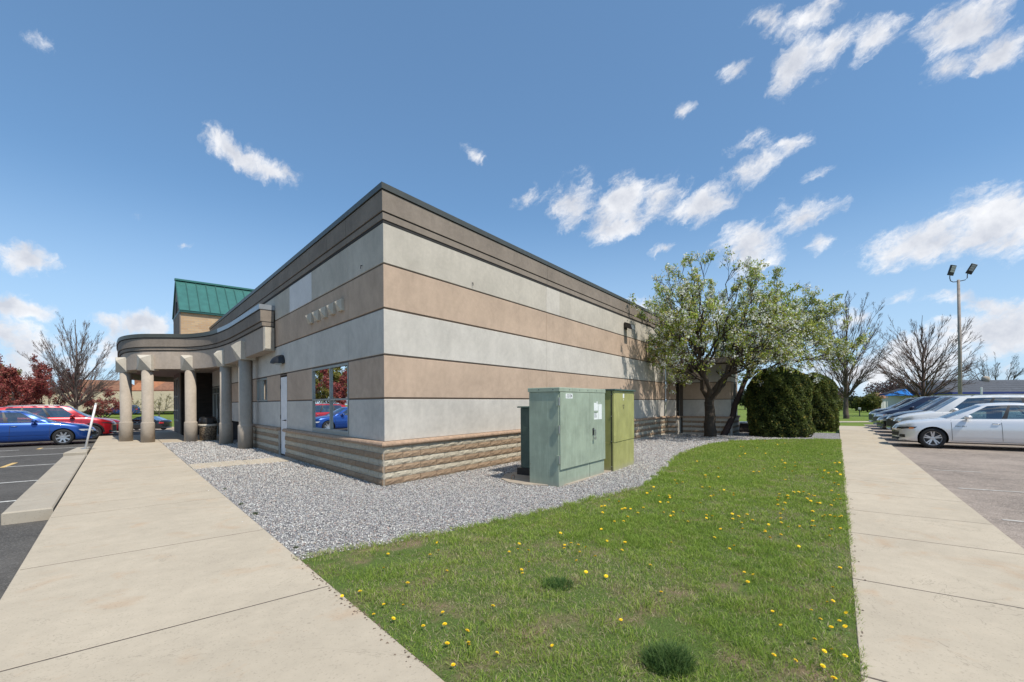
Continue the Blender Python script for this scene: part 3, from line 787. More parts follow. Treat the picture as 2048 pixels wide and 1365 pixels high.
# white steel door
dr = MB(FL)
door = seg(FL, D0 + .03, D1 - .015, .012, .075, .02, 2.30, 'door_white', 'door')
door['label'] = 'plain white steel door without window'
frame_bars(door, FL, D0 - .012, D1 + .025, -.05, 2.385, [], [], .04, .004, .14, 'groove', 'door_frame')
mb = MB(); q = FL(D0 + .16, -.0, 1.02)
mb.tube([FL(D0 + .15, .03, 1.03), FL(D0 + .15, -.045, 1.03)], .016, 8); mb.tube([FL(D0 + .15, -.045, 1.03), FL(D0 + .29, -.05, 1.02)], .011, 8); mb.tube([FL(D0 + .15, .03, 1.03), FL(D0 + .15, .018, 1.03)], .038, 12)
mb.build('handle', MAT['bronze'], door)
for z in (.25, 1.12, 2.02):
    MB().tube([FL(D1 - .012, .004, z - .06), FL(D1 - .012, .004, z + .06)], .013, 8).build('hinge', MAT['bronze'], door)
MB().tube([FL(D0 + .13, .03, 1.22), FL(D0 + .13, .018, 1.22)], .02, 10).build('lock', MAT['bronze'], door)
# hooded lamp over the door
mb = MB()
rows = []
for i in range(9):
    t = math.pi / 2 * i / 8
    rows.append([FL(6.78 + .27 * math.cos(u) * math.cos(t), -.36 * math.cos(t) * math.sin(u) + .02, 2.70 + .26 * math.sin(t)) for u in (math.pi * k / 14 for k in range(15))])
mb.grid(rows); mb.add([rows[0][k] for k in range(15)], [tuple(range(15))])
lamp = mb.build('wall_lamp', MAT['black_metal'], bld, True)
MB().prism([FL(6.66, -.05, 0)[:2], FL(6.90, -.05, 0)[:2], FL(6.86, -.22, 0)[:2], FL(6.70, -.22, 0)[:2]], 2.665, 2.70).build('lens', MAT['steel'], lamp)
# five pyramid studs on the upper tan band
def stud(mb, s, z, w, hgt, proud, apex):
    a, b = s - w / 2, s + w / 2; k = .35
    v = [FL(a, .01, z), FL(b, .01, z), FL(b, .01, z + hgt), FL(a, .01, z + hgt),
         FL(a, -proud * k, z), FL(b, -proud * k, z), FL(b, -proud * k, z + hgt), FL(a, -proud * k, z + hgt), FL(s, -proud, z + hgt * apex)]
    mb.add(v, [(3, 2, 1, 0), (0, 1, 5, 4), (1, 2, 6, 5), (2, 3, 7, 6), (3, 0, 4, 7), (4, 5, 8), (5, 6, 8), (6, 7, 8), (7, 4, 8)]); return mb
for k in range(5):
    fix_normals(stud(MB(), 2.04 + k * .505, 3.515, .235, .25, .17, .72).build('stud', MAT['stucco_cap'], bld))
# small wall fixings
for fr, s, z in ((FL, .95, 4.25), (FR, 2.5, 4.24)): MB().tube([fr(s, .01, z), fr(s, -.03, z), fr(s, -.032, z - .06)], .010, 6).build('wall_bolt', MAT['black_metal'], bld)
# flood lamp high on the sunlit wall
mb = MB(); mb.cbox(11.60, 11.84, -.05, .01, 4.34, 4.60, .01)
fl = mb.build('flood_lamp', MAT['bronze'], bld)
mb = MB(); mb.add([(11.56, -.04, 4.42), (11.88, -.04, 4.42), (11.88, -.34, 4.30), (11.56, -.34, 4.30), (11.56, -.04, 4.62), (11.88, -.04, 4.62), (11.88, -.27, 4.53), (11.56, -.27, 4.53)], [(3, 2, 1, 0), (4, 5, 6, 7), (0, 1, 5, 4), (1, 2, 6, 5), (2, 3, 7, 6), (3, 0, 4, 7)])
mb.build('lamp_head', MAT['bronze'], fl)
MB().add([(11.59, -.345, 4.315), (11.85, -.345, 4.315), (11.85, -.288, 4.50), (11.59, -.288, 4.50)], [(0, 1, 2, 3)]).build('lens', MAT['steel'], fl)

# ---- curved entrance canopy on columns
cpts = [(-.34, 7.57), (-.40, 9.0), (-.46, 10.4), (-.56, 12.0), (-.85, 13.7), (-1.47, 14.85), (-2.3, 15.38), (-3.02, 15.95), (-3.48, 17.0), (-3.60, 18.6), (-3.60, 21.5), (-3.4, 23.8), (-2.9, 25.6), (-1.6, 26.8), (0, 27.1)]
def catmull(P, n=8):
    out = []
    for i in range(len(P) - 1):
        p0, p1, p2, p3 = (np.array(P[max(i - 1, 0)]), np.array(P[i]), np.array(P[i + 1]), np.array(P[min(i + 2, len(P) - 1)]))
        for k in range(n):
            t = k / n; out.append(.5 * ((2 * p1) + (p2 - p0) * t + (2 * p0 - 5 * p1 + 4 * p2 - p3) * t * t + (3 * p1 - p0 - 3 * p2 + p3) * t ** 3))
    return out + [np.array(P[-1], float)]
path = catmull(cpts); nrm = []
for i in range(len(path)):
    d = path[min(i + 1, len(path) - 1)] - path[max(i - 1, 0)]; d /= np.hypot(*d); nrm.append(np.array([-d[1], d[0]]))   # outward
def drp(y): return -.0225 * max(0, y - 7.57) if y < 18 else -.235
def band(off, z0, z1, mat, name, i0=0, i1=None, th=.3):
    i1 = len(path) if i1 is None else i1
    rows = []
    for i in range(i0, i1):
        h_ = drp(path[i][1]); o_, n_ = path[i] + nrm[i] * off, path[i] - nrm[i] * th
        rows.append([LW(*o_, z0 + h_), LW(*o_, z1 + h_), LW(*n_, z1 + h_), LW(*n_, z0 + h_), LW(*o_, z0 + h_)])
    mb = MB().grid(rows); mb.add([rows[0][k] for k in range(4)], [(0, 1, 2, 3)]); mb.add([rows[-1][k] for k in range(4)], [(3, 2, 1, 0)])
    o = mb.build(name, MAT[mat], bld); return fix_normals(o)
def smooth_sides(o):
    for p_ in o.data.polygons: p_.use_smooth = abs(p_.normal.z) < .3
    a = o.data; a.update(); return o
band(0, 3.14, 3.86, 'fascia_canopy', 'canopy_fascia')
band(.012, 3.86, 3.90, 'joint_dark', 'shadow_gap'); band(.035, 3.90, 4.01, 'fascia_brown', 'canopy_cornice')
band(.04, 4.01, 4.035, 'joint_dark', 'shadow_gap')
cuts = [0, 14, 28, 42, 56, 70, 84, len(path) - 1]
for a, b in zip(cuts, cuts[1:]):
    band(.075, 4.035, 4.37, 'fascia_brown', 'canopy_cornice', a, b + 1); band(.085, 4.375, 4.40, 'joint_dark', 'shadow_gap', a, b + 1)
    band(.11, 4.40, 4.55, 'cap_light' if b <= 28 else 'cap_metal', 'canopy_cap', a, b + 1, .34)
from mathutils.geometry import tessellate_polygon
ring = [LW(*(path[i] - nrm[i] * .2)) for i in range(len(path))] + [LW(.1, 27.1), LW(.1, 7.6)]
for z, nm, mt in ((3.18, 'soffit', 'fascia_canopy'), (4.12, 'canopy_roof', 'asphalt_worn')):
    tr = tessellate_polygon([[Vector((p_[0], p_[1], 0)) for p_ in ring]])
    MB().add([(p_[0], p_[1], z) for p_ in ring], [tuple(t) for t in tr]).build(nm, MAT[mt], bld)
# end block of the canopy: paler bevelled stop
mb = MB(FL.__call__ if False else None)
v = [LW(-.335, 7.565, 3.145), LW(-.03, 7.565, 3.145), LW(-.03, 7.565, 3.855), LW(-.335, 7.565, 3.855), LW(-.30, 7.50, 3.2), LW(-.14, 7.50, 3.2), LW(-.18, 7.50, 3.855), LW(-.31, 7.50, 3.855)]
fix_normals(MB().add(v, [(0, 1, 2, 3), (4, 5, 6, 7), (0, 1, 5, 4), (1, 2, 6, 5), (2, 3, 7, 6), (3, 0, 4, 7)]).build('end_block', MAT['stucco_cap'], bld))

def cap_block(c, n, z0, w=.265, hgt=.62):
    """capital: cube with a pyramid face turned outwards"""
    n = np.array(n) / np.hypot(*n); t = np.array([-n[1], n[0]])
    def q(a, b, z): p_ = np.array(c) + t * a + n * b; return LW(p_[0], p_[1], z)
    v = [q(-w, -w, z0), q(w, -w, z0), q(w, -w, z0 + hgt), q(-w, -w, z0 + hgt), q(-w, w * .72, z0), q(w, w * .72, z0), q(w, w * .72, z0 + hgt), q(-w, w * .72, z0 + hgt), q(0, w * 1.6, z0 + hgt * .74)]
    return fix_normals(MB().add(v, [(3, 2, 1, 0), (0, 1, 5, 4), (1, 2, 6, 5), (2, 3, 7, 6), (3, 0, 4, 7), (4, 5, 8), (5, 6, 8), (6, 7, 8), (7, 4, 8)]).build('capital', MAT['stucco_cap'], None))
for (x, y, nx, ny) in ((-3.44, 17.1, -.72, -.69), (-2.78, 15.74, -.58, -.81), (-1.42, 15.05, -.55, -.83), (-.53, 12.73, -.96, -.25), (-.38, 9.99, -1, -.05)):
    g0 = gz(LW(x, y)[0]) - .06
    col = MB().lathe([(.232, g0), (.232, .76), (.226, .785), (.208, .80), (.196, .82), (.196, 3.12 + drp(y))], 28, LW(x, y)).build('column', MAT['stucco_column'], bld)
    for p_ in col.data.polygons: p_.use_smooth = abs(p_.normal.z) < .2
    cap_block((x, y), (nx, ny), 3.08 + drp(y)).parent = col
# downspout next to the last column
MB().tube([LW(-.06, 10.75, 0), LW(-.06, 10.75, 3.2)], .045, 10).build('downspout', MAT['bronze'], bld, True)

# ---- entrance tower: brick box with a gabled green metal roof
m, N, p, o = material('brick_tan'); P = pos(N)
mp = N.n('ShaderNodeMapping'); mp.inputs['Rotation'].default_value = (math.pi / 2, 0, GAM); N.put(mp.inputs[0], P)
sepp = N.n('ShaderNodeSeparateXYZ'); N.put(sepp.inputs[0], P)
xl = N.math('SUBTRACT', N.math('MULTIPLY', sepp.outputs[0], cg), N.math('MULTIPLY', sepp.outputs[1], sg))
yl = N.math('ADD', N.math('MULTIPLY', sepp.outputs[0], sg), N.math('MULTIPLY', sepp.outputs[1], cg))
cv = N.n('ShaderNodeCombineXYZ'); N.put(cv.inputs[0], N.math('ADD', xl, yl)); N.put(cv.inputs[1], sepp.outputs[2])
br = N.n('ShaderNodeTexBrick'); N.put(br.inputs['Vector'], cv); br.inputs['Scale'].default_value = 1.0
br.inputs['Brick Width'].default_value = .30; br.inputs['Row Height'].default_value = .10; br.inputs['Mortar Size'].default_value = .010
N.put(br.inputs['Color1'], (.43, .275, .15)); N.put(br.inputs['Color2'], (.53, .37, .21)); N.put(br.inputs['Mortar'], (.40, .32, .24))
N.put(p.inputs['Base Color'], br.outputs[0]); p.inputs['Roughness'].default_value = .9
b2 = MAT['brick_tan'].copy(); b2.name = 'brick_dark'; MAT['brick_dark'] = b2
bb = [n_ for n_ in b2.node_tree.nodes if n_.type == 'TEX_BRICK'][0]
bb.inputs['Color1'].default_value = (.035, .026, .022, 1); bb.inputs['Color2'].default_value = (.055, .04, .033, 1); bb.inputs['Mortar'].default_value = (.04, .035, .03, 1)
TX0, TX1, TY0, TY1, TE, TR_ = -1.21, 4.6, 21.16, 24.54, 6.40, 8.30
TM = (TY0 + TY1) / 2
xf = lambda x, y, z: LW(x, y, z)
MB(xf).box(TX0, TX1, TY0, TY1, 3.3, TE).build('tower_wall', MAT['brick_tan'], bld)
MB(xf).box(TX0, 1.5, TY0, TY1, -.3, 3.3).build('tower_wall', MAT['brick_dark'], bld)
MB(xf).box(TX0 - .05, TX0 - .002, TY0 - .03, TY1, -.3, 6.3).build('tower_pier', MAT['fascia_brown'], bld)
g = MB(xf); g.add([(TX0 - .03, TY0 - .02, TE), (TX0 - .03, TY1 + .02, TE), (TX0 - .03, TM, TR_ - .1), (TX0 + .1, TY0 - .02, TE), (TX0 + .1, TY1 + .02, TE), (TX0 + .1, TM, TR_ - .1)], [(0, 1, 2), (3, 5, 4), (0, 3, 4, 1), (1, 4, 5, 2), (2, 5, 3, 0)])
fix_normals(g.build('gable', MAT['fascia_brown'], bld))
rl = MB(xf).lathe([(.36, TX0 - .062), (.36, TX0 - .035)], 20, (0, TM, 6.75), 'x').build('gable_roundel', MAT['joint_dark'], bld)
plain('roof_green', (.042, .155, .135), .42, .25, var=.12, scale=3); plain('roof_trim', (.020, .085, .075), .45, .2)
roofp = MB(xf).prism([(TX0 - .06, TY0 - .12), (TX1, TY0 - .12), (TX1, TY1 + .12), (TX0 - .06, TY1 + .12)], TE - .10, TE + .02).build('tower_roof', MAT['roof_trim'], bld)
pw = .455; k = 0; x = TX0 - .08
ye, yr, ze, zr = TY0 - .14, TM, TE + .02, TR_
while x < TX1 - .05:
    for (ya, sgn) in ((ye, 1), (TY1 + .14, -1)):
        v = [(x, ya, ze), (x + pw, ya, ze), (x + pw, yr, zr), (x, yr, zr), (x, ya, ze - .02), (x + pw, ya, ze - .02), (x + pw, yr, zr - .02), (x, yr, zr - .02)]
        mb = MB(xf).add(v, [(0, 1, 2, 3), (7, 6, 5, 4), (0, 4, 5, 1), (1, 5, 6, 2), (2, 6, 7, 3), (3, 7, 4, 0)])
        v = [(x - .018, ya, ze), (x + .018, ya, ze), (x + .018, yr, zr), (x - .018, yr, zr), (x - .018, ya, ze + .055), (x + .018, ya, ze + .055), (x + .018, yr, zr + .055), (x - .018, yr, zr + .055)]
        mb.add(v, [(0, 1, 2, 3), (7, 6, 5, 4), (0, 4, 5, 1), (1, 5, 6, 2), (2, 6, 7, 3), (3, 7, 4, 0)], 1)
        fix_normals(mb.build('roof_panel', [MAT['roof_green'], MAT['roof_trim']], roofp))
    x += pw
MB(xf).prism([(TX0 - .12, TM - .13), (TX1, TM - .13), (TX1, TM + .13), (TX0 - .12, TM + .13)], TR_ - .02, TR_ + .075).build('ridge_cap', MAT['roof_green'], roofp)
# tall side window of the tower and the glazed entrance
FT = lambda s, d, z: LW(TX0 - .055 + d, s, z)
tw = frame_bars(bld, FT, 21.7, 24.2, .62, 2.95, [22.9], [1.2, 1.95], .09, -.03, .05, 'frame_grey', 'window')
for a, b in ((21.79, 22.85), (22.95, 24.1)):
    for c, d in ((.71, 1.16), (1.24, 1.91), (1.99, 2.86)): pane(tw, FT, a, b, c, d, .01)
ed_ = frame_bars(bld, FL, 17.05, 19.9, -.05, 2.38, [18.0, 18.95], [2.05], .06, -.01, .08, 'frame_grey', 'entrance_door')
for a, b in ((17.11, 17.97), (18.03, 18.92), (18.98, 19.84)): pane(ed_, FL, a, b, .01, 2.02)
MB().tube([FL(18.1, -.06, .9), FL(18.1, -.06, 1.3)], .015, 8).build('handle', MAT['steel'], ed_)

# ---- low wing at the far end of the sunlit wall: pilaster, recessed door, short wall, corner window
WX, WY = 17.6, -2.77
def wpanel(box, z0, z1, mt):
    x0, x1, y0, y1 = box
    return MB().cbox(x0, x1, y0, y1, z0, z1, .006).build('wall_panel', MAT[mt], bld)
for (z0, z1, mt) in BZ:
    wpanel((RE, WX + .1, -.44, -.002), z0, z1, mt)                                   # pilaster
    if z1 < 3.3:
        wpanel((WX, WX + .3, WY, -.62), z0, z1, mt)                                   # wall facing the lawn corner
        wpanel((WX + .304, 19.35, WY + .003, WY + .3), z0, z1, mt) if not (1.5 < z1 < 2.4) else None
        if 1.5 < z1 < 2.4: wpanel((WX + .304, 18.35, WY + .003, WY + .3), z0, z1, mt); wpanel((18.85, 19.35, WY + .003, WY + .3), z0, z1, mt)
MB().box(RE + .02, WX + .3, -.42, -.02, -.3, 5.3).build('pilaster_core', MAT['groove'], bld)
MB().box(WX + .02, 19.33, WY + .02, -.30, -.3, 3.26).build('wing_core', MAT['groove'], bld)
MB().cbox(RE - .05, WX + .2, -.49, .0, 4.84, 5.5, .02).build('cornice_panel', MAT['fascia_brown'], bld)
MB().cbox(RE + .05, 19.5, WY - .09, -.46, 3.27, 3.52, .015).build('wing_cornice', MAT['fascia_brown'], bld)
dd_ = MB().box(17.06, 17.52, -.452, -.43, -.1, 2.42).build('service_door', MAT['bronze'], bld)
dd_['label'] = 'narrow dark door in the recess behind the flowering tree'
MB().tube([(17.14, -.45, 1.0), (17.14, -.50, 1.0), (17.22, -.50, 1.0)], .012, 6).build('handle', MAT['steel'], dd_)
MB().cbox(17.2, 17.34, -.60, -.44, 2.66, 2.80, .02).build('wall_lamp', MAT['black_metal'], bld)
ww = frame_bars(bld, FR, 18.36, 18.84, 1.60, 2.39, [], [], .04, WY - .01, WY + .06, 'frame_grey', 'window'); pane(ww, FR, 18.4, 18.8, 1.64, 2.35, WY + .03)
seg(FR, RE - .03, WX + .1, -.52, -.44, -.3, .70, 'mortar', 'mortar_bed'); seg(FR, WX, 19.35, WY - .07, WY, -.3, .70, 'mortar', 'mortar_bed')
MB().box(WX - .07, WX - .002, WY - .07, -.62, -.3, .70).build('mortar_bed', MAT['mortar'], bld)
MB().box(RE - .07, RE - .002, -.52, -.125, -.3, .70).build('mortar_bed', MAT['mortar'], bld)
MB().cbox(RE - .11, WX + .12, -.57, -.123, .702, .80, .02).build('ledge', MAT['ledge'], bld)
MB().cbox(WX - .12, 19.4, WY - .12, -.60, .702, .80, .02).build('ledge', MAT['ledge'], bld)
for c in range(0, 7):
    z0 = -.116 + BH * c + .004
    for k in range(5): stuff_parts.append((bvar[('block_tan' if c % 2 else 'block_light', k)], 'block_tan' if c % 2 else 'block_light', (WX, -.62 - .43 * k, z0), -math.pi / 2, .96))
    for k in range(1): stuff_parts.append((bvar[('block_tan' if c % 2 else 'block_light', k)], 'block_tan' if c % 2 else 'block_light', (RE, -.08, z0), -math.pi / 2, .98))
    stuff_parts.append((bvar[('block_tan' if c % 2 else 'block_light', 2)], 'block_tan' if c % 2 else 'block_light', (RE - .02, -.45, z0), 0, .3))
    for k in range(4): stuff_parts.append((bvar[('block_tan' if c % 2 else 'block_light', k)], 'block_tan' if c % 2 else 'block_light', (WX - .02 + .44 * k, WY, z0), 0, .98))
for mt in ('block_tan', 'block_light'): join_blocks('far_block', stuff_parts, mt)
# ================================================================== UTILITY CABINETS
weathered('cab_sage', (.30, .355, .27)); weathered('cab_dark', (.055, .095, .078)); weathered('cab_olive', (.34, .335, .115))
plain('sticker', (.72, .74, .72), .6, var=.12, scale=60); plain('ink', (.02, .02, .025), .6); plain('rust', (.12, .07, .04), .9)
slab('cabinet_pad', [(1.45, -2.1), (1.68, -2.55), (1.9, -2.78), (3.9, -2.76), (5.4, -2.6), (5.4, -1.1), (2.2, -1.1), (1.75, -1.35), (1.5, -1.7)], .012, .12, MAT['pad'])['kind'] = 'structure'

def cab(name, label, x0, x1, y0, y1, h, mat, rot=0.0):
    t = thing(name, label, 'utility cabinet', (x0, y0, gz(x0)), rot)
    return t, x1 - x0, y1 - y0
# sage green switch cabinet
t, w, d = cab('utility_cabinet', 'tall sage green cabinet with double doors and number plate', 1.66, 3.60, -2.72, -2.09, 1.77, 'cab_sage')
MB().cbox(0, w, 0, d, -.03, 1.70, .006).build('body', MAT['cab_sage'], t)
MB().cbox(-.02, w + .02, -.035, d + .02, 1.70, 1.775, .008).build('roof', MAT['cab_sage'], t)
sp = 1.20
for a, b in ((.012, sp - .004), (sp + .004, w - .006)):
    MB().cbox(a, b, -.032, .0, .30, 1.692, .005).build('door', MAT['cab_sage'], t)
MB().box(sp - .004, sp + .004, -.014, 0, .3, 1.69).build('door_gap', MAT['joint_dark'], t)
for x in (.35, .75, 1.1, 1.5): MB().tube([(x, -.036, 1.737), (x, -.042, 1.737)], .008, 6).build('bolt', MAT['black_metal'], t)
for y in (.1, .4): MB().tube([(-.02, y, 1.737), (-.028, y, 1.737)], .008, 6).build('bolt', MAT['black_metal'], t)
for z in (.48, 1.02, 1.52):
    h = MB().box(-.028, -.001, -.02, .035, z - .075, z + .075).build('hinge', MAT['cab_sage'], t)
    MB().tube([(-.022, -.028, z - .07), (-.022, -.028, z + .07)], .011, 8).build('hinge_pin', MAT['steel'], h)
hd = MB().cbox(1.31, 1.37, -.05, -.03, .84, .98, .008).build('handle', MAT['black_metal'], t)
mb = MB(); mb.tube([(1.34, -.05, .95), (1.34, -.085, .945), (1.345, -.09, .86), (1.34, -.06, .835)], .012, 8); mb.build('handle_bar', MAT['steel'], hd)
mb = MB(); mb.tube([(1.33 + .028 * math.cos(a), -.085, .80 + .036 * math.sin(a)) for a in [k * math.pi / 5 for k in range(11)]], .005, 6); mb.box(1.305, 1.355, -.097, -.075, .755, .80); mb.build('padlock', MAT['steel'], hd)
pl = MB().box(.205, .47, -.0345, -.0325, 1.575, 1.665).build('number_plate', MAT['sticker'], t)
text_part('12124', .082, (.337, -.0362, 1.62), (math.pi / 2, 0, 0), MAT['ink'], pl)
for (a, b, c, e) in ((1.385, 1.58, 1.33, 1.49), (1.595, 1.76, 1.15, 1.46), (1.385, 1.58, 1.15, 1.285), (1.50, 1.575, 1.495, 1.515)):
    st = MB().box(a, b, -.0345, -.0322, c, e).build('warning_sticker', MAT['sticker'], t)
for k in range(9): MB().box(1.395, 1.395 + random.uniform(.08, .16), -.0352, -.0346, 1.19 + k * .013, 1.194 + k * .013).build('printed_line', MAT['ink'], t)
for k in range(2): MB().lathe([(.012, 0), (.018, .0), (.018, .001), (.012, .001)], 16, (1.55 + k * .12, -.0345, 1.485), 'y', cap=False).build('sticker_ring', MAT['sticker'], t)
MB().box(sp + .04, sp + .046, -.004, -.0005, 0.0, .295).build('seam', MAT['joint_dark'], t)
# olive pedestal
t, w, d = cab('utility_cabinet', 'narrow olive yellow cabinet standing right of the sage one', 3.92, 5.42, -2.80, -1.95, 1.80, 'cab_olive', .07)
MB().cbox(0, w, 0, d, -.03, .62, .006).build('base', MAT['cab_olive'], t)
MB().cbox(.004, w - .004, -.012, d, .626, 1.765, .008).build('door', MAT['cab_olive'], t)
MB().cbox(-.03, w + .03, -.05, d + .03, 1.766, 1.80, .008).build('roof', MAT['cab_dark'], t)
MB().box(-.002, .001, .03, .05, 0, 1.76).build('seam', MAT['joint_dark'], t)
MB().box(.62, .72, -.0145, -.0125, 1.60, 1.70).build('sticker', MAT['sticker'], t); MB().box(.655, .685, -.0145, -.0125, 1.55, 1.58).build('sticker', MAT['sticker'], t)
mb = MB(); mb.add([(.61, -.0140, 1.445), (.73, -.0140, 1.445), (.67, -.0140, 1.34)], [(0, 1, 2)]); tri_ = mb.build('warning_triangle', MAT['ink'], t)
MB().add([(.635, -.0148, 1.43), (.705, -.0148, 1.43), (.67, -.0148, 1.366)], [(0, 1, 2)]).build('triangle_field', MAT['cab_olive'], tri_)
for z in (.1, .65, 1.2, 1.68):
    MB().tube([(.0, .045, z), (-.012, .045, z)], .012, 8).build('bolt', MAT['steel'], t)
for (x, z) in ((.05, .75), (.05, 1.7), (w - .05, 1.7)): MB().tube([(x, -.012, z), (x, -.018, z)], .008, 6).build('screw', MAT['black_metal'], t)
# small dark transformer behind
t, w, d = cab('utility_cabinet', 'dark green cabinet on a black plinth half hidden behind the sage one', 2.40, 3.45, -2.05, -1.38, 1.42, 'cab_dark')
MB().box(-.06, w + .05, -.06, d + .05, -.05, .15).build('plinth', MAT['black_metal'], t)
MB().cbox(0, w, 0, d, .155, 1.40, .012).build('body', MAT['cab_dark'], t)
MB().cbox(-.05, w + .05, -.05, d + .05, 1.40, 1.43, .008).build('lid', MAT['cab_dark'], t)
MB().cbox(-.03, -.001, .06, .16, 1.22, 1.39, .006).build('bracket', MAT['steel'], t)
MB().cbox(-.012, -.001, .10, .6, .45, 1.0, .004).build('vent_panel', MAT['cab_dark'], t)
mb = MB(); r0 = gp(1026, 961)
mb.tube([(r0[0] + .05 * math.cos(a), r0[1], gz(r0[0]) + .055 + .05 * math.sin(a)) for a in [k * math.pi / 8 for k in range(17)]], .006, 6)
tag(mb.build('ground_ring', MAT['rust']), 'small rusty wire ring on the pad left of the cabinets', 'ring')

# ================================================================== LITTER BIN, POST, PLANTER
m, N, p, o = material('pebbledash'); P = pos(N)
v = N.n('ShaderNodeTexVoronoi'); v.inputs['Scale'].default_value = 26.0; N.put(v.inputs['Vector'], P)
sv = N.n('ShaderNodeSeparateColor'); N.put(sv.inputs[0], v.outputs['Color'])
N.put(p.inputs['Base Color'], N.ramp(sv.outputs[0], [(0, (.05, .035, .025)), (.4, (.20, .14, .085)), (.7, (.34, .26, .17)), (1, (.12, .09, .07))])); p.inputs['Roughness'].default_value = .8
bump(N, p, v.outputs['Distance'], 1.0, .02)
cl = LW(-.80, 15.25)
t = thing('litter_bin', 'pebbledash litter bin with black domed lid between the columns', 'litter bin', (cl[0], cl[1], gz(cl[0])), -GAM)
MB().lathe([(.27, 0), (.30, .02), (.335, .60), (.335, .62)], 20).build('body', MAT['pebbledash'], t, True)
MB().lathe([(.345, .60), (.365, .625), (.365, .675), (.34, .69)], 24).build('rim', MAT['stucco_cap'], t)
MB().lathe([(.335, .68), (.33, .82), (.30, .94), (.22, 1.0), (.02, 1.02)], 24).build('lid', MAT['black_metal'], t, True)
MB().cbox(-.14, .14, -.345, -.29, .76, .92, .01).build('flap', MAT['joint_dark'], t)

cl = LW(-4.52, 12.65)
t = thing('marker_post', 'thin white post leaning over the kerb block by the left lot', 'post', (cl[0], cl[1], gz(cl[0]) + .07), -GAM)
MB().tube([(0, 0, -.05), (.27, .0, 1.46)], .032, 10).build('pole', MAT['door_white'], t, True)
MB().tube([(.268, .0, 1.45), (.275, .0, 1.49)], [.035, .024], 10).build('cap', MAT['sticker'], t, True)
MB().lathe([(.11, -.01), (.11, .02), (.05, .035)], 14).build('foot_plate', MAT['steel'], t)

t = thing('planter', 'low dark brick planter with grey coping beside the clipped evergreen', 'planter', tuple(np.array(at(1470, 806, 23.0)) * np.array([1, 1, 0]) + np.array([0, 0, gz(18) - .05])), math.atan2(RT[1], RT[0]))
for k in range(4):
    for j in range(5):
        MB().box(-.15 + j * .40 + (k % 2) * .1, .23 + j * .40 + (k % 2) * .1, -.1, .5, .0 + k * .12, .11 + k * .12).build('brick', MAT['brick_dark'], t)
MB().cbox(-.25, 2.0, -.2, .6, .48, .55, .02).build('coping', MAT['cap_light'], t)

# ================================================================== CARS
def paint(name, col, metal=.35, rough=.28):
    m, N, p, o = material(name)
    N.put(p.inputs['Base Color'], N.mix(N.math('MULTIPLY', N.noise(pos(N), 1.6, 5), .16), col, tuple(x * .75 + .012 for x in col)))
    p.inputs['Metallic'].default_value = metal; p.inputs['Roughness'].default_value = rough
    p.inputs['Coat Weight'].default_value = .8; p.inputs['Coat Roughness'].default_value = .04
    return m
plain('tyre', (.016, .016, .017), .8); plain('alloy', (.55, .55, .57), .3, .85); plain('hub', (.05, .05, .052), .6, .5)
plain('car_black', (.012, .012, .013), .5); plain('chrome', (.7, .7, .7), .12, 1.0); plain('lamp_clear', (.62, .65, .68), .12, .3, coat=1); plain('lamp_dark', (.03, .03, .035), .15, 0, coat=1)
plain('lamp_amber', (.75, .22, .04), .2, coat=1); plain('lamp_red', (.45, .015, .02), .2, coat=1); plain('seat', (.045, .045, .05), .8)
glassy('car_glass', (.62, .80, .78), .16, .62); glassy('privacy_glass', (.2, .24, .26), .2, .3)

def interp(tab, x):
    xs_, ys_ = zip(*tab); return float(np.interp(x, xs_, ys_))

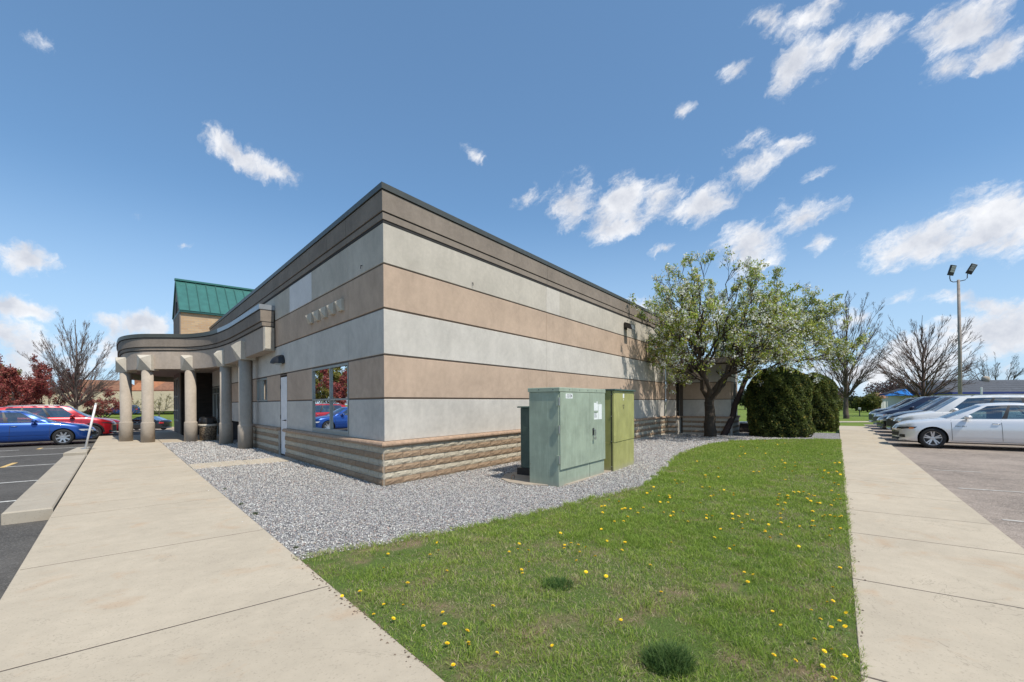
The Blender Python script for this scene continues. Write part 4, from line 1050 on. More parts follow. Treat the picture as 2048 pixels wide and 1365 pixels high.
def make_car(name, label, loc, heading, S, col, group, simple=False, alloy='alloy', glass2=None):
    """nose at local x = 0, tail at x = -L; heading = direction of the nose"""
    T = thing(name, label, S.get('cat', 'car'), loc, heading, group)
    L, Wd, zr = S['L'], S['W'], S['H']; w = Wd / 2
    ax = S['axles']; rw = S.get('rw', .33); top = S['top']; gr = S.get('ground', .19)
    xs_ = sorted(set([0, .03, .09, .18, .32, .5] + [L * k / 30 for k in range(1, 30)] + [L - .45, L - .25, L - .12, L - .04, L] + [q[0] for q in top]))
    rows = []
    for x in xs_:
        e = min(x, L - x)
        front = x < L / 2
        plan = 1 - (S.get('nose', .30) if front else .20) * max(0, 1 - e / .75) ** 2.3
        hw = w * plan
        zt = interp(top, x); zb = gr + .035 * max(0, 1 - e / .5) ** 2 + (.02 * max(0, 1 - e / .04))
        zt -= .05 * max(0, 1 - e / .10) ** 2
        hood = x < S['A'][0] + .02; deck = x > S['D'][0] - .02
        crown = .045 if (hood or deck) else 0.0
        crown *= min(1, e / .3)
        hh = zt - zb
        half = [(0, zb), (.78 * hw, zb), (.94 * hw, zb + .035), (.985 * hw, zb + .14 * hh), (.992 * hw, zb + .30 * hh), (1.0 * hw, zb + .52 * hh), (1.0 * hw, zb + .66 * hh), (.975 * hw, zb + .80 * hh), (.955 * hw, zb + .92 * hh), (.915 * hw, zt - .008), (.86 * hw, zt + .006), (.5 * hw, zt + crown * .8), (0, zt + crown)]
        ring = [(-x - S.get('sweep', .0) * 0, y, z) for y, z in half] + [(-x, -y, z) for y, z in half[-2:0:-1]]
        # swept-back corners front and rear
        sw = .22 * max(0, 1 - e / .6) ** 1.2
        ring = [(px_ + (-sw if front else sw) * (abs(y) / max(hw, .01)) ** 2.4, y, z) for px_, y, z in ring]
        rows.append(ring)
    n = len(rows[0]); mb = MB()
    v = [q for r in rows for q in r]
    f = [(i * n + k, (i + 1) * n + k, (i + 1) * n + (k + 1) % n, i * n + (k + 1) % n) for i in range(len(rows) - 1) for k in range(n)]
    for base_ in (0, (len(rows) - 1) * n):           # nose and tail closed with a centre spine
        cv_ = {1: base_, 11: base_ + 12}
        for k in range(2, 11): cv_[k] = len(v); v.append((v[base_][0] + (v[base_ + 12][0] - v[base_][0]) * k / 12, 0.0, v[base_ + k][2]))
        for k in range(1, 11): f += [(base_ + k, base_ + k + 1, cv_[k + 1], cv_[k]), (base_ + (n - k - 1) % n, base_ + n - k, cv_[k], cv_[k + 1])]
    mb.add(v, f)
    body = mb.build('body', [MAT[col], MAT['car_black']], T); fix_normals(body)
    # wheel arches
    cut = MB()
    for a in ax:
        cut.lathe([(rw + .05, -w - .2), (rw + .05, w + .2)], 32, (-a, 0, rw), 'y')
    c_ = fix_normals(cut.build('cutter', [MAT['car_black']], T)); bpy.context.view_layer.update()
    md = body.modifiers.new('arch', 'BOOLEAN'); md.operation = 'DIFFERENCE'; md.object = c_; md.solver = 'EXACT'
    md.material_mode = 'TRANSFER'
    me = bpy.data.meshes.new_from_object(body.evaluated_get(bpy.context.evaluated_depsgraph_get()))
    body.modifiers.clear(); body.data = me; bpy.data.objects.remove(c_)
    for p_ in me.polygons: p_.use_smooth = True
    try: me.set_sharp_from_angle(angle=rad(38))
    except Exception: pass
    for a in ax: MB().box(-a - rw - .05, -a + rw + .05, -w + .31, w - .31, gr + .02, rw * 2 + .1).build('wheel_well', MAT['car_black'], T)
    # greenhouse
    A, B, Cc, D = S['A'], S['B'], S['C'], S['D']    # (x, z) windscreen base, roof front, roof rear, rear glass base
    wb, wr = .875 * w, S.get('wr', .665) * w
    G = MB(); GL = {}
    def gadd(kind, quad):
        if kind in ('body', 'black'): G.add(quad, [(0, 1, 2, 3)], 0 if kind == 'body' else 1)
        else: GL.setdefault(kind, MB()).add(quad, [(0, 1, 2, 3)])
    arch = S.get('arch', .05)
    def bot(s): x = A[0] + (D[0] - A[0]) * s; return (-x, wb, interp(top, x) - .006)
    def topc(s):
        x = B[0] + (Cc[0] - B[0]) * s; return (-x, wr, B[1] + (Cc[1] - B[1]) * s + arch * 4 * s * (1 - s) * .9)
    def side(s, t):
        b, c = bot(s), topc(s); bul = .035 * math.sin(math.pi * t)
        return (b[0] + (c[0] - b[0]) * t, b[1] + (c[1] - b[1]) * t + bul, b[2] + (c[2] - b[2]) * t)
    sb = sorted(set([0, 1] + [q for win in S['wins'] for q in win[:2]] + [k / 18 for k in range(19)])); tb = [0, .05, .3, .55, .78, .90, 1]
    for sgn in (1, -1):
        for s0, s1 in zip(sb, sb[1:]):
            for t0, t1 in zip(tb, tb[1:]):
                sm = (s0 + s1) / 2; kind = 'body'
                for wi, win in enumerate(S['wins']):
                    if win[0] <= sm <= win[1] and .05 <= (t0 + t1) / 2 <= .90: kind = 'w%d_%d' % (wi, sgn)
                if kind == 'body' and S['wins'][0][0] < sm < S['wins'][-1][1] and .05 < (t0 + t1) / 2 < .9: kind = 'black'
                q = [side(s0, t0), side(s1, t0), side(s1, t1), side(s0, t1)]
                gadd(kind, [(x, y * sgn, z) for x, y, z in q])
    cols = [-1, -.93, -.5, 0, .5, .93, 1]
    # windscreen and rear glass
    for (P0, P1, kind, sg_) in ((A, B, 'windshield', 1), (D, Cc, 'rear_window', -1)):
        tt = [0, .05, .35, .65, .93, 1]
        def wp(u, t):
            x0 = P0[0]; hw_ = wb + (wr - wb) * t
            x = x0 + (P1[0] - x0) * t; bow = (.10 * (1 - t) + .06 * t) * (1 - u * u) * sg_
            z = (interp(top, x0) - .006) + (P1[1] - interp(top, x0) + .006) * t + .035 * (1 - u * u) * t + .03 * (1 - u * u) * (1 - t)
            yb = .035 * math.sin(math.pi * t) * abs(u) ** 3
            return (-x + bow, u * (hw_ + yb), z)
        for u0, u1 in zip(cols, cols[1:]):
            for t0, t1 in zip(tt, tt[1:]):
                k = kind if abs((u0 + u1) / 2) < .93 and .05 <= (t0 + t1) / 2 <= .93 else 'body'
                gadd(k, [wp(u0, t0), wp(u1, t0), wp(u1, t1), wp(u0, t1)])
    rs = [k / 12 for k in range(13)]
    for s0, s1 in zip(rs, rs[1:]):
        for u0, u1 in zip(cols, cols[1:]):
            def rp(s, u):
                x, y, z = topc(s); bow = .06 * (1 - u * u) * (1 - s) - .06 * (1 - u * u) * s
                return (x + bow, y * u, z + .035 * (1 - u * u))
            gadd('body', [rp(s0, u0), rp(s1, u0), rp(s1, u1), rp(s0, u1)])
    g_ = G.build('cabin', [MAT[col], MAT['car_black']], T)
    bm = bmesh.new(); bm.from_mesh(g_.data); bmesh.ops.remove_doubles(bm, verts=bm.verts, dist=.0005); bmesh.ops.recalc_face_normals(bm, faces=bm.faces)
    for q in bm.faces: q.smooth = True
    bm.to_mesh(g_.data); bm.free()
    for kind, mbk in GL.items():
        gm = 'car_glass'
        nm = kind if kind[0] != 'w' or kind == 'windshield' else 'side_window'
        if nm == 'side_window' and int(kind[1]) >= S.get('privacy', 9): gm = 'privacy_glass'
        q = mbk.build(nm, MAT[glass2 or gm], T)
        bm = bmesh.new(); bm.from_mesh(q.data); bmesh.ops.remove_doubles(bm, verts=bm.verts, dist=.0005)
        for q2 in bm.faces: q2.smooth = True
        bm.to_mesh(q.data); bm.free()
    # cabin inside
    zb_ = interp(top, (A[0] + D[0]) / 2)
    sx0, sx1 = -A[0] - .75, -D[0] + .25
    MB().box(sx1, -A[0] - .05, -wb + .06, wb - .06, zb_ - .10, zb_ - .02).build('dashboard', MAT['seat'], T)
    for x_, hh in ((-(A[0] * .35 + D[0] * .65) + .7, .42), (-(A[0] * .2 + D[0] * .8) - .05, .34)):
        for y_ in (-.38, .38):
            mbs = MB(); mbs.cbox(x_ - .08, x_ + .06, y_ - .22, y_ + .22, zb_ - .05, zb_ + hh * .62, .03); mbs.cbox(x_ - .07, x_ + .03, y_ - .12, y_ + .12, zb_ + hh * .66, zb_ + hh * .95, .03)
            mbs.build('seat', MAT['seat'], T)
    # projected details
    bv = BVHTree.FromPolygons([v_.co[:] for v_ in body.data.vertices], [tuple(p_.vertices) for p_ in body.data.polygons])
    def patch(nm, corners, direc, mat, off=.006, nu=8, nv=4, parent=None):
        c = [Vector(q) for q in corners]; d = Vector(direc).normalized(); rows_ = []
        for j in range(nv + 1):
            row = []
            for i in range(nu + 1):
                a, b = i / nu, j / nv
                q = c[0] * (1 - a) * (1 - b) + c[1] * a * (1 - b) + c[2] * a * b + c[3] * (1 - a) * b
                h_ = bv.ray_cast(q - d * 1.5, d)
                row.append(tuple((h_[0] if h_[0] and (h_[0] - q).length < .45 else bv.find_nearest(q)[0]) - d * off))
            rows_.append(row)
        return MB().grid(rows_).build(nm, MAT[mat], parent or T, True)
    zf = interp(top, .12)
    for s in (-1, 1):
        hl = S.get('head', (.02, .62, .78, .50)); x0, z0, z1, ln = hl
        y0 = w * S.get('head_in', .52)
        # head lamp wraps from the nose round the corner
        q = patch('headlight', [(.0, s * y0, z0), (-ln, s * w * .985, z0 + S.get('head_rise', .06)), (-ln - .10, s * w * .95, z1), (-.05, s * y0, z1 - .03)], (-1, -s * .75, -.15), S.get('head_mat', 'lamp_clear'), .008)
        patch('turn_lamp', [(-ln * .62, s * w * .94, z0 + .05), (-ln * .95, s * w * .975, z0 + .06), (-ln - .02, s * w * .95, z1 - .03), (-ln * .7, s * w * .92, z1 - .025)], (-1, -s * .75, -.15), S.get('turn_mat', 'lamp_amber'), .014, 4, 2, q)
        if not simple:
            patch('fog_lamp', [(0, s * w * .60, .33), (-.16, s * w * .86, .33), (-.16, s * w * .86, .43), (0, s * w * .60, .43)], (-1, -s * .5, 0), 'car_black', .006)
        patch('tail_light', [(-L + .02, s * w * .62, zr * .50), (-L + .30, s * w * .97, zr * .50), (-L + .30, s * w * .95, zr * .60), (-L + .02, s * w * .62, zr * .60)], (1, -s * .8, 0), 'lamp_red', .008)
    gz0, gz1 = S.get('grille', (.36, .60))
    patch('grille', [(0, -w * .46, gz0), (0, w * .46, gz0), (0, w * .50, gz1), (0, -w * .50, gz1)], (-1, 0, 0), 'car_black', .006, 10, 4)
    if S.get('bar'): patch('grille_bar', [(0, -w * .52, gz1 + .01), (0, w * .52, gz1 + .01), (0, w * .52, gz1 + .035), (0, -w * .52, gz1 + .035)], (-1, 0, 0), 'chrome', .012, 10, 1)
    patch('lower_grille', [(0, -w * .55, .245), (0, w * .55, .245), (0, w * .52, .32), (0, -w * .52, .32)], (-1, 0, 0), 'car_black', .007, 10, 2)
    # seams, handles, mirrors, sill
    for s in (-1, 1):
        for xs2 in S['seams']:
            zt = interp(top, xs2)
            patch('door_seam', [(-xs2, s * w, .30), (-xs2 - .010, s * w, .30), (-xs2 - .010 + .03, s * w, zt - .02), (-xs2 + .03, s * w, zt - .02)], (0, -s, 0), 'joint_dark', .003, 1, 8)
        for xh in S['handles']:
            zt = interp(top, xh); b_ = bv.ray_cast(Vector((-xh, s * 3, zt - .13)), Vector((0, -s, 0)))[0]
            if b_: MB().tube([(b_.x + .09, b_.y - s * .005, b_.z), (b_.x + .07, b_.y + s * .028, b_.z + .004), (b_.x - .07, b_.y + s * .028, b_.z + .004), (b_.x - .09, b_.y - s * .005, b_.z)], .013, 6).build('door_handle', MAT[S.get('handle_mat', 'chrome')], T, True)
        xm = A[0] + .52; zm = interp(top, xm) + .08
        rows_ = []
        for i in range(7):
            t_ = -math.pi / 2 + math.pi * i / 6
            rows_.append([(-xm + .02 + .10 * math.cos(t_) * math.cos(a), s * (w * .90 + .14 + .11 * math.sin(t_)), zm + .068 * math.cos(t_) * math.sin(a)) for a in (k * math.pi / 5 for k in range(11))])
        mir = MB().grid(rows_).build('mirror', MAT[col], T, True)
        MB().tube([(-xm + .03, s * w * .86, zm - .05), (-xm, s * (w * .90 + .10), zm - .05)], .022, 6).build('mirror_arm', MAT['car_black'], mir)
        if not simple:
            patch('sill_trim', [(-ax[0] - rw - .09, s * w, .215), (-ax[1] + rw + .09, s * w, .215), (-ax[1] + rw + .09, s * w, .27), (-ax[0] - rw - .09, s * w, .27)], (0, -s, 0), S.get('sill_mat', col), .012, 10, 1)
        if S.get('mould'):
            zmz = S['mould']; patch('side_moulding', [(-ax[0] - rw - .1, s * w, zmz), (-ax[1] + rw + .1, s * w, zmz), (-ax[1] + rw + .1, s * w, zmz + .03), (-ax[0] - rw - .1, s * w, zmz + .03)], (0, -s, 0), col, .014, 14, 1)
    if S.get('clad'):
        for s in (-1, 1):
            for a in ax:
                mbk = MB(); rows_ = []
                for i in range(17):
                    an = math.pi * i / 16
                    rr = []
                    for rad_ in (rw + .055, rw + .115):
                        x_, z_ = -a + rad_ * math.cos(an), rw + rad_ * math.sin(an)
                        h_ = bv.ray_cast(Vector((x_, s * 3, z_)), Vector((0, -s, 0)))[0]
                        rr.append((x_, (h_.y if h_ else s * w * .97) + s * .012, z_))
                    rows_.append(rr)
                MB().grid(rows_).build('arch_trim', MAT['car_black'], T, True)
    if S.get('rails'):
        for s in (-1, 1):
            pts = [topc(q) for q in (.12, .16, .5, .86, .92)]
            MB().tube([(p_[0], s * (p_[1] - .06), p_[2] + (.05 if 0 < i < 4 else .01)) for i, p_ in enumerate(pts)], .016, 6).build('roof_rail', MAT['steel'], T, True)
    # wheels: hub > tyre, rim
    k_sp = S.get('spokes', 5)
    for a in ax:
        for s in (-1, 1):
            yo = s * (w - .015)
            hub = MB().lathe([(.02, 0), (rw * .60, 0), (rw * .60, -s * .16), (.02, -s * .16)], 20, (-a, yo - s * .06, rw), 'y').build('wheel', MAT['hub'], T)
            MB().lathe([(rw * .66, yo - s * .01), (rw * .70, yo), (rw * .90, yo - s * .002), (rw * .985, yo - s * .025), (rw, yo - s * .05), (rw, yo - s * .17), (rw * .97, yo - s * .20), (rw * .66, yo - s * .21)], 36, (-a, 0, rw), 'y', cap=False).build('tyre', MAT['tyre'], hub, True)
            rm = MB(); ri = rw * .70
            rm.lathe([(ri * .90, yo - s * .03), (ri * .94, yo - s * .008), (ri, yo - s * .004), (ri, yo - s * .10), (ri * .90, yo - s * .10)], 36, (-a, 0, rw), 'y', cap=False)
            rm.lathe([(.0, yo - s * .018), (ri * .20, yo - s * .02), (ri * .24, yo - s * .05)], 16, (-a, 0, rw), 'y', cap=False)
            for k in range(k_sp):
                an = 2 * math.pi * k / k_sp + .3
                for da in ((-.13, .13) if S.get('twin', True) else (0,)):
                    a0, a1 = an + da * .8, an + da * 1.35; hw_ = .030 if S.get('twin', True) else .045
                    def pt(r_, aa, o_, dz): return (-a + r_ * math.cos(aa) - o_ * math.sin(aa), yo - s * dz, rw + r_ * math.sin(aa) + o_ * math.cos(aa))
                    q = [pt(ri * .16, a0, -hw_ * .8, .022), pt(ri * .16, a0, hw_ * .8, .022), pt(ri * .94, a1, hw_ * .55, .012), pt(ri * .94, a1, -hw_ * .55, .012), pt(ri * .16, a0, -hw_ * .9, .07), pt(ri * .16, a0, hw_ * .9, .07), pt(ri * .94, a1, hw_ * .65, .06), pt(ri * .94, a1, -hw_ * .65, .06)]
                    rm.add(q, [(0, 1, 2, 3), (0, 4, 5, 1), (1, 5, 6, 2), (2, 6, 7, 3), (3, 7, 4, 0)])
            rm.build('rim', MAT[alloy], hub)
    return T, bv

SEDAN = dict(L=4.92, W=1.85, H=1.46, axles=(.96, 3.78), rw=.335, A=(1.28, .96), B=(2.22, 1.415), C=(3.45, 1.405), D=(4.28, 1.04), wr=.62, arch=.055,
             top=[(0, .66), (.10, .735), (.4, .83), (.9, .915), (1.28, .955), (2.4, .965), (3.4, .985), (4.28, 1.035), (4.7, 1.02), (4.92, .92)],
             wins=[(.10, .42), (.46, .72), (.745, .84)], seams=(1.42, 2.55, 3.55), handles=(2.42, 3.42), head=(.0, .575, .70, .50), head_in=.50, head_mat='lamp_dark', head_rise=.08, spokes=5, bar=True, grille=(.37, .50), privacy=9)
SUV = dict(L=4.65, W=1.86, H=1.70, axles=(.92, 3.60), rw=.355, ground=.23, A=(1.08, 1.09), B=(1.78, 1.615), C=(4.02, 1.585), D=(4.45, 1.12), wr=.66, arch=.05,
           top=[(0, .78), (.10, .86), (.45, .97), (1.08, 1.085), (2.4, 1.10), (3.8, 1.14), (4.45, 1.12), (4.65, 1.02)],
           wins=[(.10, .36), (.39, .64), (.67, .86)], seams=(1.30, 2.32, 3.25), handles=(2.20, 3.15), head=(.0, .68, .83, .42), spokes=5, grille=(.42, .72), clad=True, rails=True, privacy=1, cat='SUV')
VAN = dict(SUV, L=5.1, W=1.98, H=1.76, axles=(.98, 3.98), rw=.345, ground=.20, A=(.98, 1.08), B=(1.98, 1.67), C=(4.62, 1.66), D=(4.98, 1.14), top=[(0, .72), (.10, .80), (.45, .93), (.98, 1.075), (2.4, 1.10), (4.2, 1.13), (4.98, 1.13), (5.1, 1.0)],
           wins=[(.14, .38), (.41, .64), (.67, .92)], seams=(1.35, 2.45, 3.55), handles=(2.32, 2.6), cat='minivan', clad=False)
paint('car_silver', (.72, .72, .725), .3); paint('car_white', (.75, .74, .72), .1); paint('car_grey', (.085, .10, .13), .5); paint('car_jet', (.014, .016, .020), .3, .2)
paint('car_navy', (.020, .026, .055), .4); paint('car_blue', (.008, .058, .27), .45); paint('car_red', (.40, .010, .018), .3); paint('car_maroon', (.10, .012, .016), .3)

CX_R = 'cars parked nose-in along the right walk'; CX_L = 'cars parked nose-in along the left walk'
NB = math.pi / 2
def rcar(name, label, x, y, S, col, sc_=1.0, **kw):
    T, bv = make_car(name, label, (x, y, gz(x) - .045), NB + kw.pop('turn', 0), S, col, CX_R, **kw); k_ = sc_; T.scale = (k_, k_, k_); return T, bv
T, bv = rcar('parked_car', 'silver sedan nearest on the right, nose at the walk', 15.6, -8.36, dict(SEDAN, sill_mat='car_silver', handle_mat='chrome'), 'car_silver')
MAT['badge'] = plain('badge_grey', (.16, .17, .15), .4, .5)
b_ = bv.ray_cast(Vector((-1.62, 3, .74)), Vector((0, -1, 0)))[0]
text_part('MALIBU', .075, (-1.62, b_.y + .004, .735), (math.pi / 2, 0, math.pi), MAT['badge_grey'], T)
rcar('parked_car', 'white SUV standing behind the silver sedan', 18.4, -8.6, dict(SUV, privacy=2), 'car_white', sc_=1.05)
rcar('parked_car', 'dark blue grey SUV between the white SUV and the black sedan', 21.4, -8.6, dict(SUV, head_mat='lamp_clear', bar=True), 'car_grey', sc_=1.06)
rcar('parked_car', 'black sedan with clear headlights and amber corners on the right', 24.4, -8.42, dict(SEDAN, head=(0, .55, .71, .55), head_mat='lamp_clear', twin=False), 'car_jet')
rcar('parked_car', 'dark navy minivan parked beyond the black sedan', 27.7, -8.45, VAN, 'car_navy', sc_=1.06)
rcar('parked_car', 'black SUV last in the near row on the right', 31.2, -8.4, SUV, 'car_jet', sc_=1.06, simple=True)
rcar('parked_car', 'maroon car in the far row just left of the blue shade', 47.0, -9.6, dict(SEDAN, H=1.45), 'car_maroon', simple=True, turn=.5)
def lcar(name, label, x, y, S, col, **kw):
    c_ = LW(x, y); return make_car(name, label, (c_[0], c_[1], gz(c_[0]) - .16), -GAM + kw.pop('turn', 0), S, col, CX_L, **kw)
BUICK = dict(SEDAN, L=5.03, W=1.85, axles=(1.02, 3.82), rw=.335, head=(.0, .53, .65, .48), head_in=.44, head_mat='lamp_clear', turn_mat='lamp_clear', mould=.46, top=[(0, .60), (.10, .68), (.4, .80), (.9, .90), (1.35, .955), (2.4, .965), (3.4, .98), (4.28, 1.02), (4.7, .99), (5.03, .86)], A=(1.35, .95), spokes=8, twin=False, clad=False)
lcar('parked_car', 'blue sedan with silver eight spoke wheels at the left edge', -4.42, 19.85, BUICK, 'car_blue')
lcar('parked_car', 'red crossover parked beyond the blue sedan', -3.75, 23.2, dict(SUV, privacy=9, head=(0, .74, .83, .50), head_mat='lamp_dark', turn_mat='lamp_dark', grille=(.36, .66), L=4.5, axles=(.9, 3.55)), 'car_red')
lcar('parked_car', 'second red car mostly hidden behind the red crossover', -3.4, 27.2, dict(SEDAN), 'car_red', simple=True)
DB = 47.0; zz = float(at(300, 861, DB)[2])
T, bv = make_car('parked_car', 'black sedan seen between the canopy columns, tail to the right', (0, 0, 0), 0, dict(SEDAN, twin=False, spokes=9), 'car_jet', None, simple=True)
tail = at(337, 806, DB); hd_ = math.atan2(-RT[1], -RT[0])
T.location = (tail[0] - RT[0] * 4.92, tail[1] - RT[1] * 4.92, zz); T.rotation_euler = (0, 0, hd_)
q = at(212, 826, 74)
T, bv = make_car('parked_car', 'small light blue car far off by the beige building', (q[0], q[1], -.1), hd_ + .3, dict(SUV, clad=False, rails=False), 'car_blue2' if 'car_blue2' in MAT else 'car_blue', None, simple=True)
# ================================================================== TREES AND SHRUBS
def tubes(segs, name, parent, col, sides=None):
    """segs rows: p0(3) p1(3) r0 r1 -> one mesh of tapered limbs"""
    S_ = np.asarray(segs, float); out_v, out_f, out_c = [], [], []; base = 0
    big = S_[:, 6] > .035
    for sel, n in ((big, 8), (~big, 3)):
        q = S_[sel]
        if not len(q): continue
        p0, p1, r0, r1 = q[:, :3], q[:, 3:6], q[:, 6], q[:, 7]
        d = p1 - p0; d /= np.linalg.norm(d, axis=1)[:, None] + 1e-9
        up = np.where(np.abs(d[:, 2:3]) < .9, np.array([[0, 0, 1.]]), np.array([[1., 0, 0]]))
        a = np.cross(d, up); a /= np.linalg.norm(a, axis=1)[:, None] + 1e-9; b = np.cross(d, a)
        t = np.arange(n) * 2 * np.pi / n
        ring = a[:, None] * np.cos(t)[None, :, None] + b[:, None] * np.sin(t)[None, :, None]
        e = d * (r1 * .5)[:, None]
        v = np.concatenate([(p0 - e)[:, None] + ring * r0[:, None, None], (p1 + e)[:, None] + ring * r1[:, None, None]], 1)
        k = np.arange(n); f = np.stack([k, (k + 1) % n, n + (k + 1) % n, n + k], 1)
        F = (f[None] + (base + np.arange(len(q)) * 2 * n)[:, None, None]).reshape(-1, 4)
        out_v.append(v.reshape(-1, 3)); out_f.append(F); base += len(q) * 2 * n
        cc = np.array(col)[None] * rng.uniform(.7, 1.25, (len(q), 1)); out_c.append(np.repeat(cc, 2 * n, 0))
    return bulk(name, np.vstack(out_v), np.vstack(out_f), MAT['bark'], parent, np.vstack(out_c), True)

def limb(r_, p, target, r0, r1, n=7, sag=.25, wig=.05):
    """curved limb from p to target: rises first, then spreads"""
    p, target = np.array(p, float), np.array(target, float); L_ = np.linalg.norm(target - p); pts = []
    mid = (p + target) / 2 + np.array([0, 0, sag * L_])
    for i in range(n + 1):
        t = i / n; q = (1 - t) ** 2 * p + 2 * t * (1 - t) * mid + t * t * target
        pts.append(q + (r_.normal(0, wig * L_ / n, 3) if 0 < i < n else 0))
    rr = [r0 + (r1 - r0) * (i / n) ** .8 for i in range(n + 1)]
    return pts, rr

def grow(seed, height, fork, crown_c, crown_r, n_limb, trunk_r, n_sub=9, n_twig=7, n_fine=4, sag=-.06, twig=.010, leader=True, bend=(0, 0), up=.5, wig=.12, lenf=.40, rise=.28, spread=.85, elo=-.55, clip=None, n_prim=6):
    """trunk, limbs reaching for the crown's outline, side branches, twigs. returns limb segments, twig segments, twig tips"""
    r_ = np.random.default_rng(seed); cc, cr = np.array(crown_c, float), np.array(crown_r, float)
    seg1, seg2, tips = [], [], []
    def addpath(dst, pts, rr):
        for i in range(len(pts) - 1): dst.append((*pts[i], *pts[i + 1], rr[i], rr[i + 1]))
    top_ = np.array([bend[0], bend[1], fork]); pts, rr = limb(r_, (0, 0, -.15), top_, trunk_r * 1.25, trunk_r * .82, 6, 0, .05); addpath(seg1, pts, rr)
    if leader:
        pts, rr = limb(r_, top_, cc + np.array([0, 0, cr[2] * .98]), trunk_r * .72, .02, 10, 0, .07); addpath(seg1, pts, rr); limbs = [(pts, rr)]; lead = pts
    else: limbs = []; lead = None
    for i in range(n_limb):
        az = i * (2.39996 if (lead is not None or i >= n_prim) else 2 * math.pi / n_prim) + r_.normal(0, .25); el = math.asin(min(.98, max(-.72, (elo + (.93 - elo) * (i + .5) / n_limb if (lead is not None or i >= n_prim) else r_.uniform(.1, .75)) + r_.normal(0, .1))))
        tgt = cc + cr * np.array([math.cos(az) * math.cos(el), math.sin(az) * math.cos(el), math.sin(el)]) * r_.uniform(.82, 1.04)
        if clip is not None and tgt[2] < 5.4: tgt[1] = min(tgt[1], clip)
        if lead is None and i >= n_prim and len(limbs) >= n_prim:
            j = min(range(n_prim), key=lambda j_: np.linalg.norm(limbs[j_][0][-1] - tgt)); k = int(r_.integers(2, 6)); st = limbs[j][0][k]; r0 = limbs[j][1][k] * .62
        elif lead is not None:
            k = min(len(lead) - 3, int(max(0, (tgt[2] - fork) / (cc[2] + cr[2] - fork) - rise) * len(lead))); st = lead[k]; r0 = trunk_r * (.28 - .017 * k)
        else: st = top_ + r_.normal(0, .03, 3) - np.array([0, 0, r_.uniform(0, .3)]); r0 = trunk_r * r_.uniform(.42, .58)
        pts, rr = limb(r_, st, tgt, max(.022, r0), .012, 9, sag, wig); addpath(seg1, pts, rr); limbs.append((pts, rr))
    def sub(pts, rr, n_, lenf, dst, r_max, lvl):
        for k in range(n_):
            t = r_.uniform(.22, 1.0); i = min(len(pts) - 2, int(t * (len(pts) - 1))); f_ = t * (len(pts) - 1) - i
            p = pts[i] * (1 - f_) + pts[i + 1] * f_; d = pts[i + 1] - pts[i]; d = d / (np.linalg.norm(d) + 1e-9)
            side = r_.normal(0, 1, 3); side -= d * side.dot(d); side /= np.linalg.norm(side) + 1e-9
            out_ = (p - cc) / cr; out_ /= np.linalg.norm(out_) + 1e-9
            q = d * .75 + side * spread + out_ * .45 + np.array([0, 0, up]); q /= np.linalg.norm(q)
            ln = lenf * r_.uniform(.55, 1.25) * (1.15 - .5 * t)
            r0 = min(rr[i] * .6, r_max); n2 = (4, 3, 2)[lvl]
            pp = [p]; dd_ = q.copy()
            for j in range(n2):
                dd_ = dd_ + r_.normal(0, .14, 3) + np.array([0, 0, up * .13]); dd_ /= np.linalg.norm(dd_); pp.append(pp[-1] + dd_ * ln / n2)
            r2 = [r0 + (max(twig * .5, r0 * .3) - r0) * j / n2 for j in range(n2 + 1)]
            addpath(dst, pp, r2)
            if lvl < 2:
                sub(pp, r2, n_twig if lvl == 0 else n_fine, ln * .5, seg2, twig * 1.4 if lvl == 0 else twig, lvl + 1)
            else: tips.append((pp[1], pp[-1]))
            if lvl == 1: tips.append((pp[1], pp[-1]))
    R_ = float(np.mean(cr))
    for pts, rr in limbs: sub(pts, rr, n_sub, R_ * lenf, seg2, .03, 0)
    return seg1, seg2, tips

def leaf_cloud(centers, size, colfn, seed, squash=1.0):
    r_ = np.random.default_rng(seed); n = len(centers)
    a = r_.normal(0, 1, (n, 3)); a /= np.linalg.norm(a, axis=1)[:, None]; b = r_.normal(0, 1, (n, 3)); b[:, 2] *= squash
    b -= a * (a * b).sum(1)[:, None]; b /= np.linalg.norm(b, axis=1)[:, None] + 1e-9
    s = (size * r_.uniform(.6, 1.35, n))[:, None]
    V = np.stack([centers - a * s, centers + b * s * .55, centers + a * s, centers - b * s * .55], 1)
    F = np.arange(n * 4).reshape(n, 4)
    return V.reshape(-1, 3), F, np.repeat(colfn(r_, n, centers), 4, 0)

def tree(name, label, cat, loc, group=None, bark=(.10, .075, .06), leaves=None, **kw):
    t = thing(name, label, cat, loc, 0, group)
    s1, s2, tips = grow(**kw)
    tubes(s1, 'trunk', t, bark); tubes(s2, 'crown', t, tuple(c * (1.0 if leaves else 1.45) for c in bark))
    if leaves:
        for (nm, per, size, spread, colfn) in leaves:
            tp = np.array([(*a, *b) for a, b in tips]); nt = int(per / 8); per = nt * 8; idx = rng.integers(0, len(tp), nt); u = rng.random(nt)[:, None] ** .7
            c = np.repeat(tp[idx, :3] * (1 - u) + tp[idx, 3:] * u, 8, 0) + rng.normal(0, spread * .62, (per, 3))      # leaves sit in tufts along the twigs
            if kw.get('clip') is not None: c = c[(c[:, 1] < kw['clip'] + .3) | (c[:, 2] > 5.6)]
            V, F, C = leaf_cloud(c, size, colfn, len(nm)); bulk(nm, V, F, MAT['leaf'], t, C)
    return t
def palette(*cols):
    cols = np.array(cols)
    return lambda r_, n, c: cols[r_.integers(0, len(cols), n)] * r_.uniform(.75, 1.25, (n, 1))
apple_leaf = palette((.40, .48, .09), (.33, .44, .08), (.50, .50, .11), (.28, .38, .06), (.44, .38, .11))
blossom = palette((.84, .86, .78), (.76, .80, .68), (.88, .87, .84))
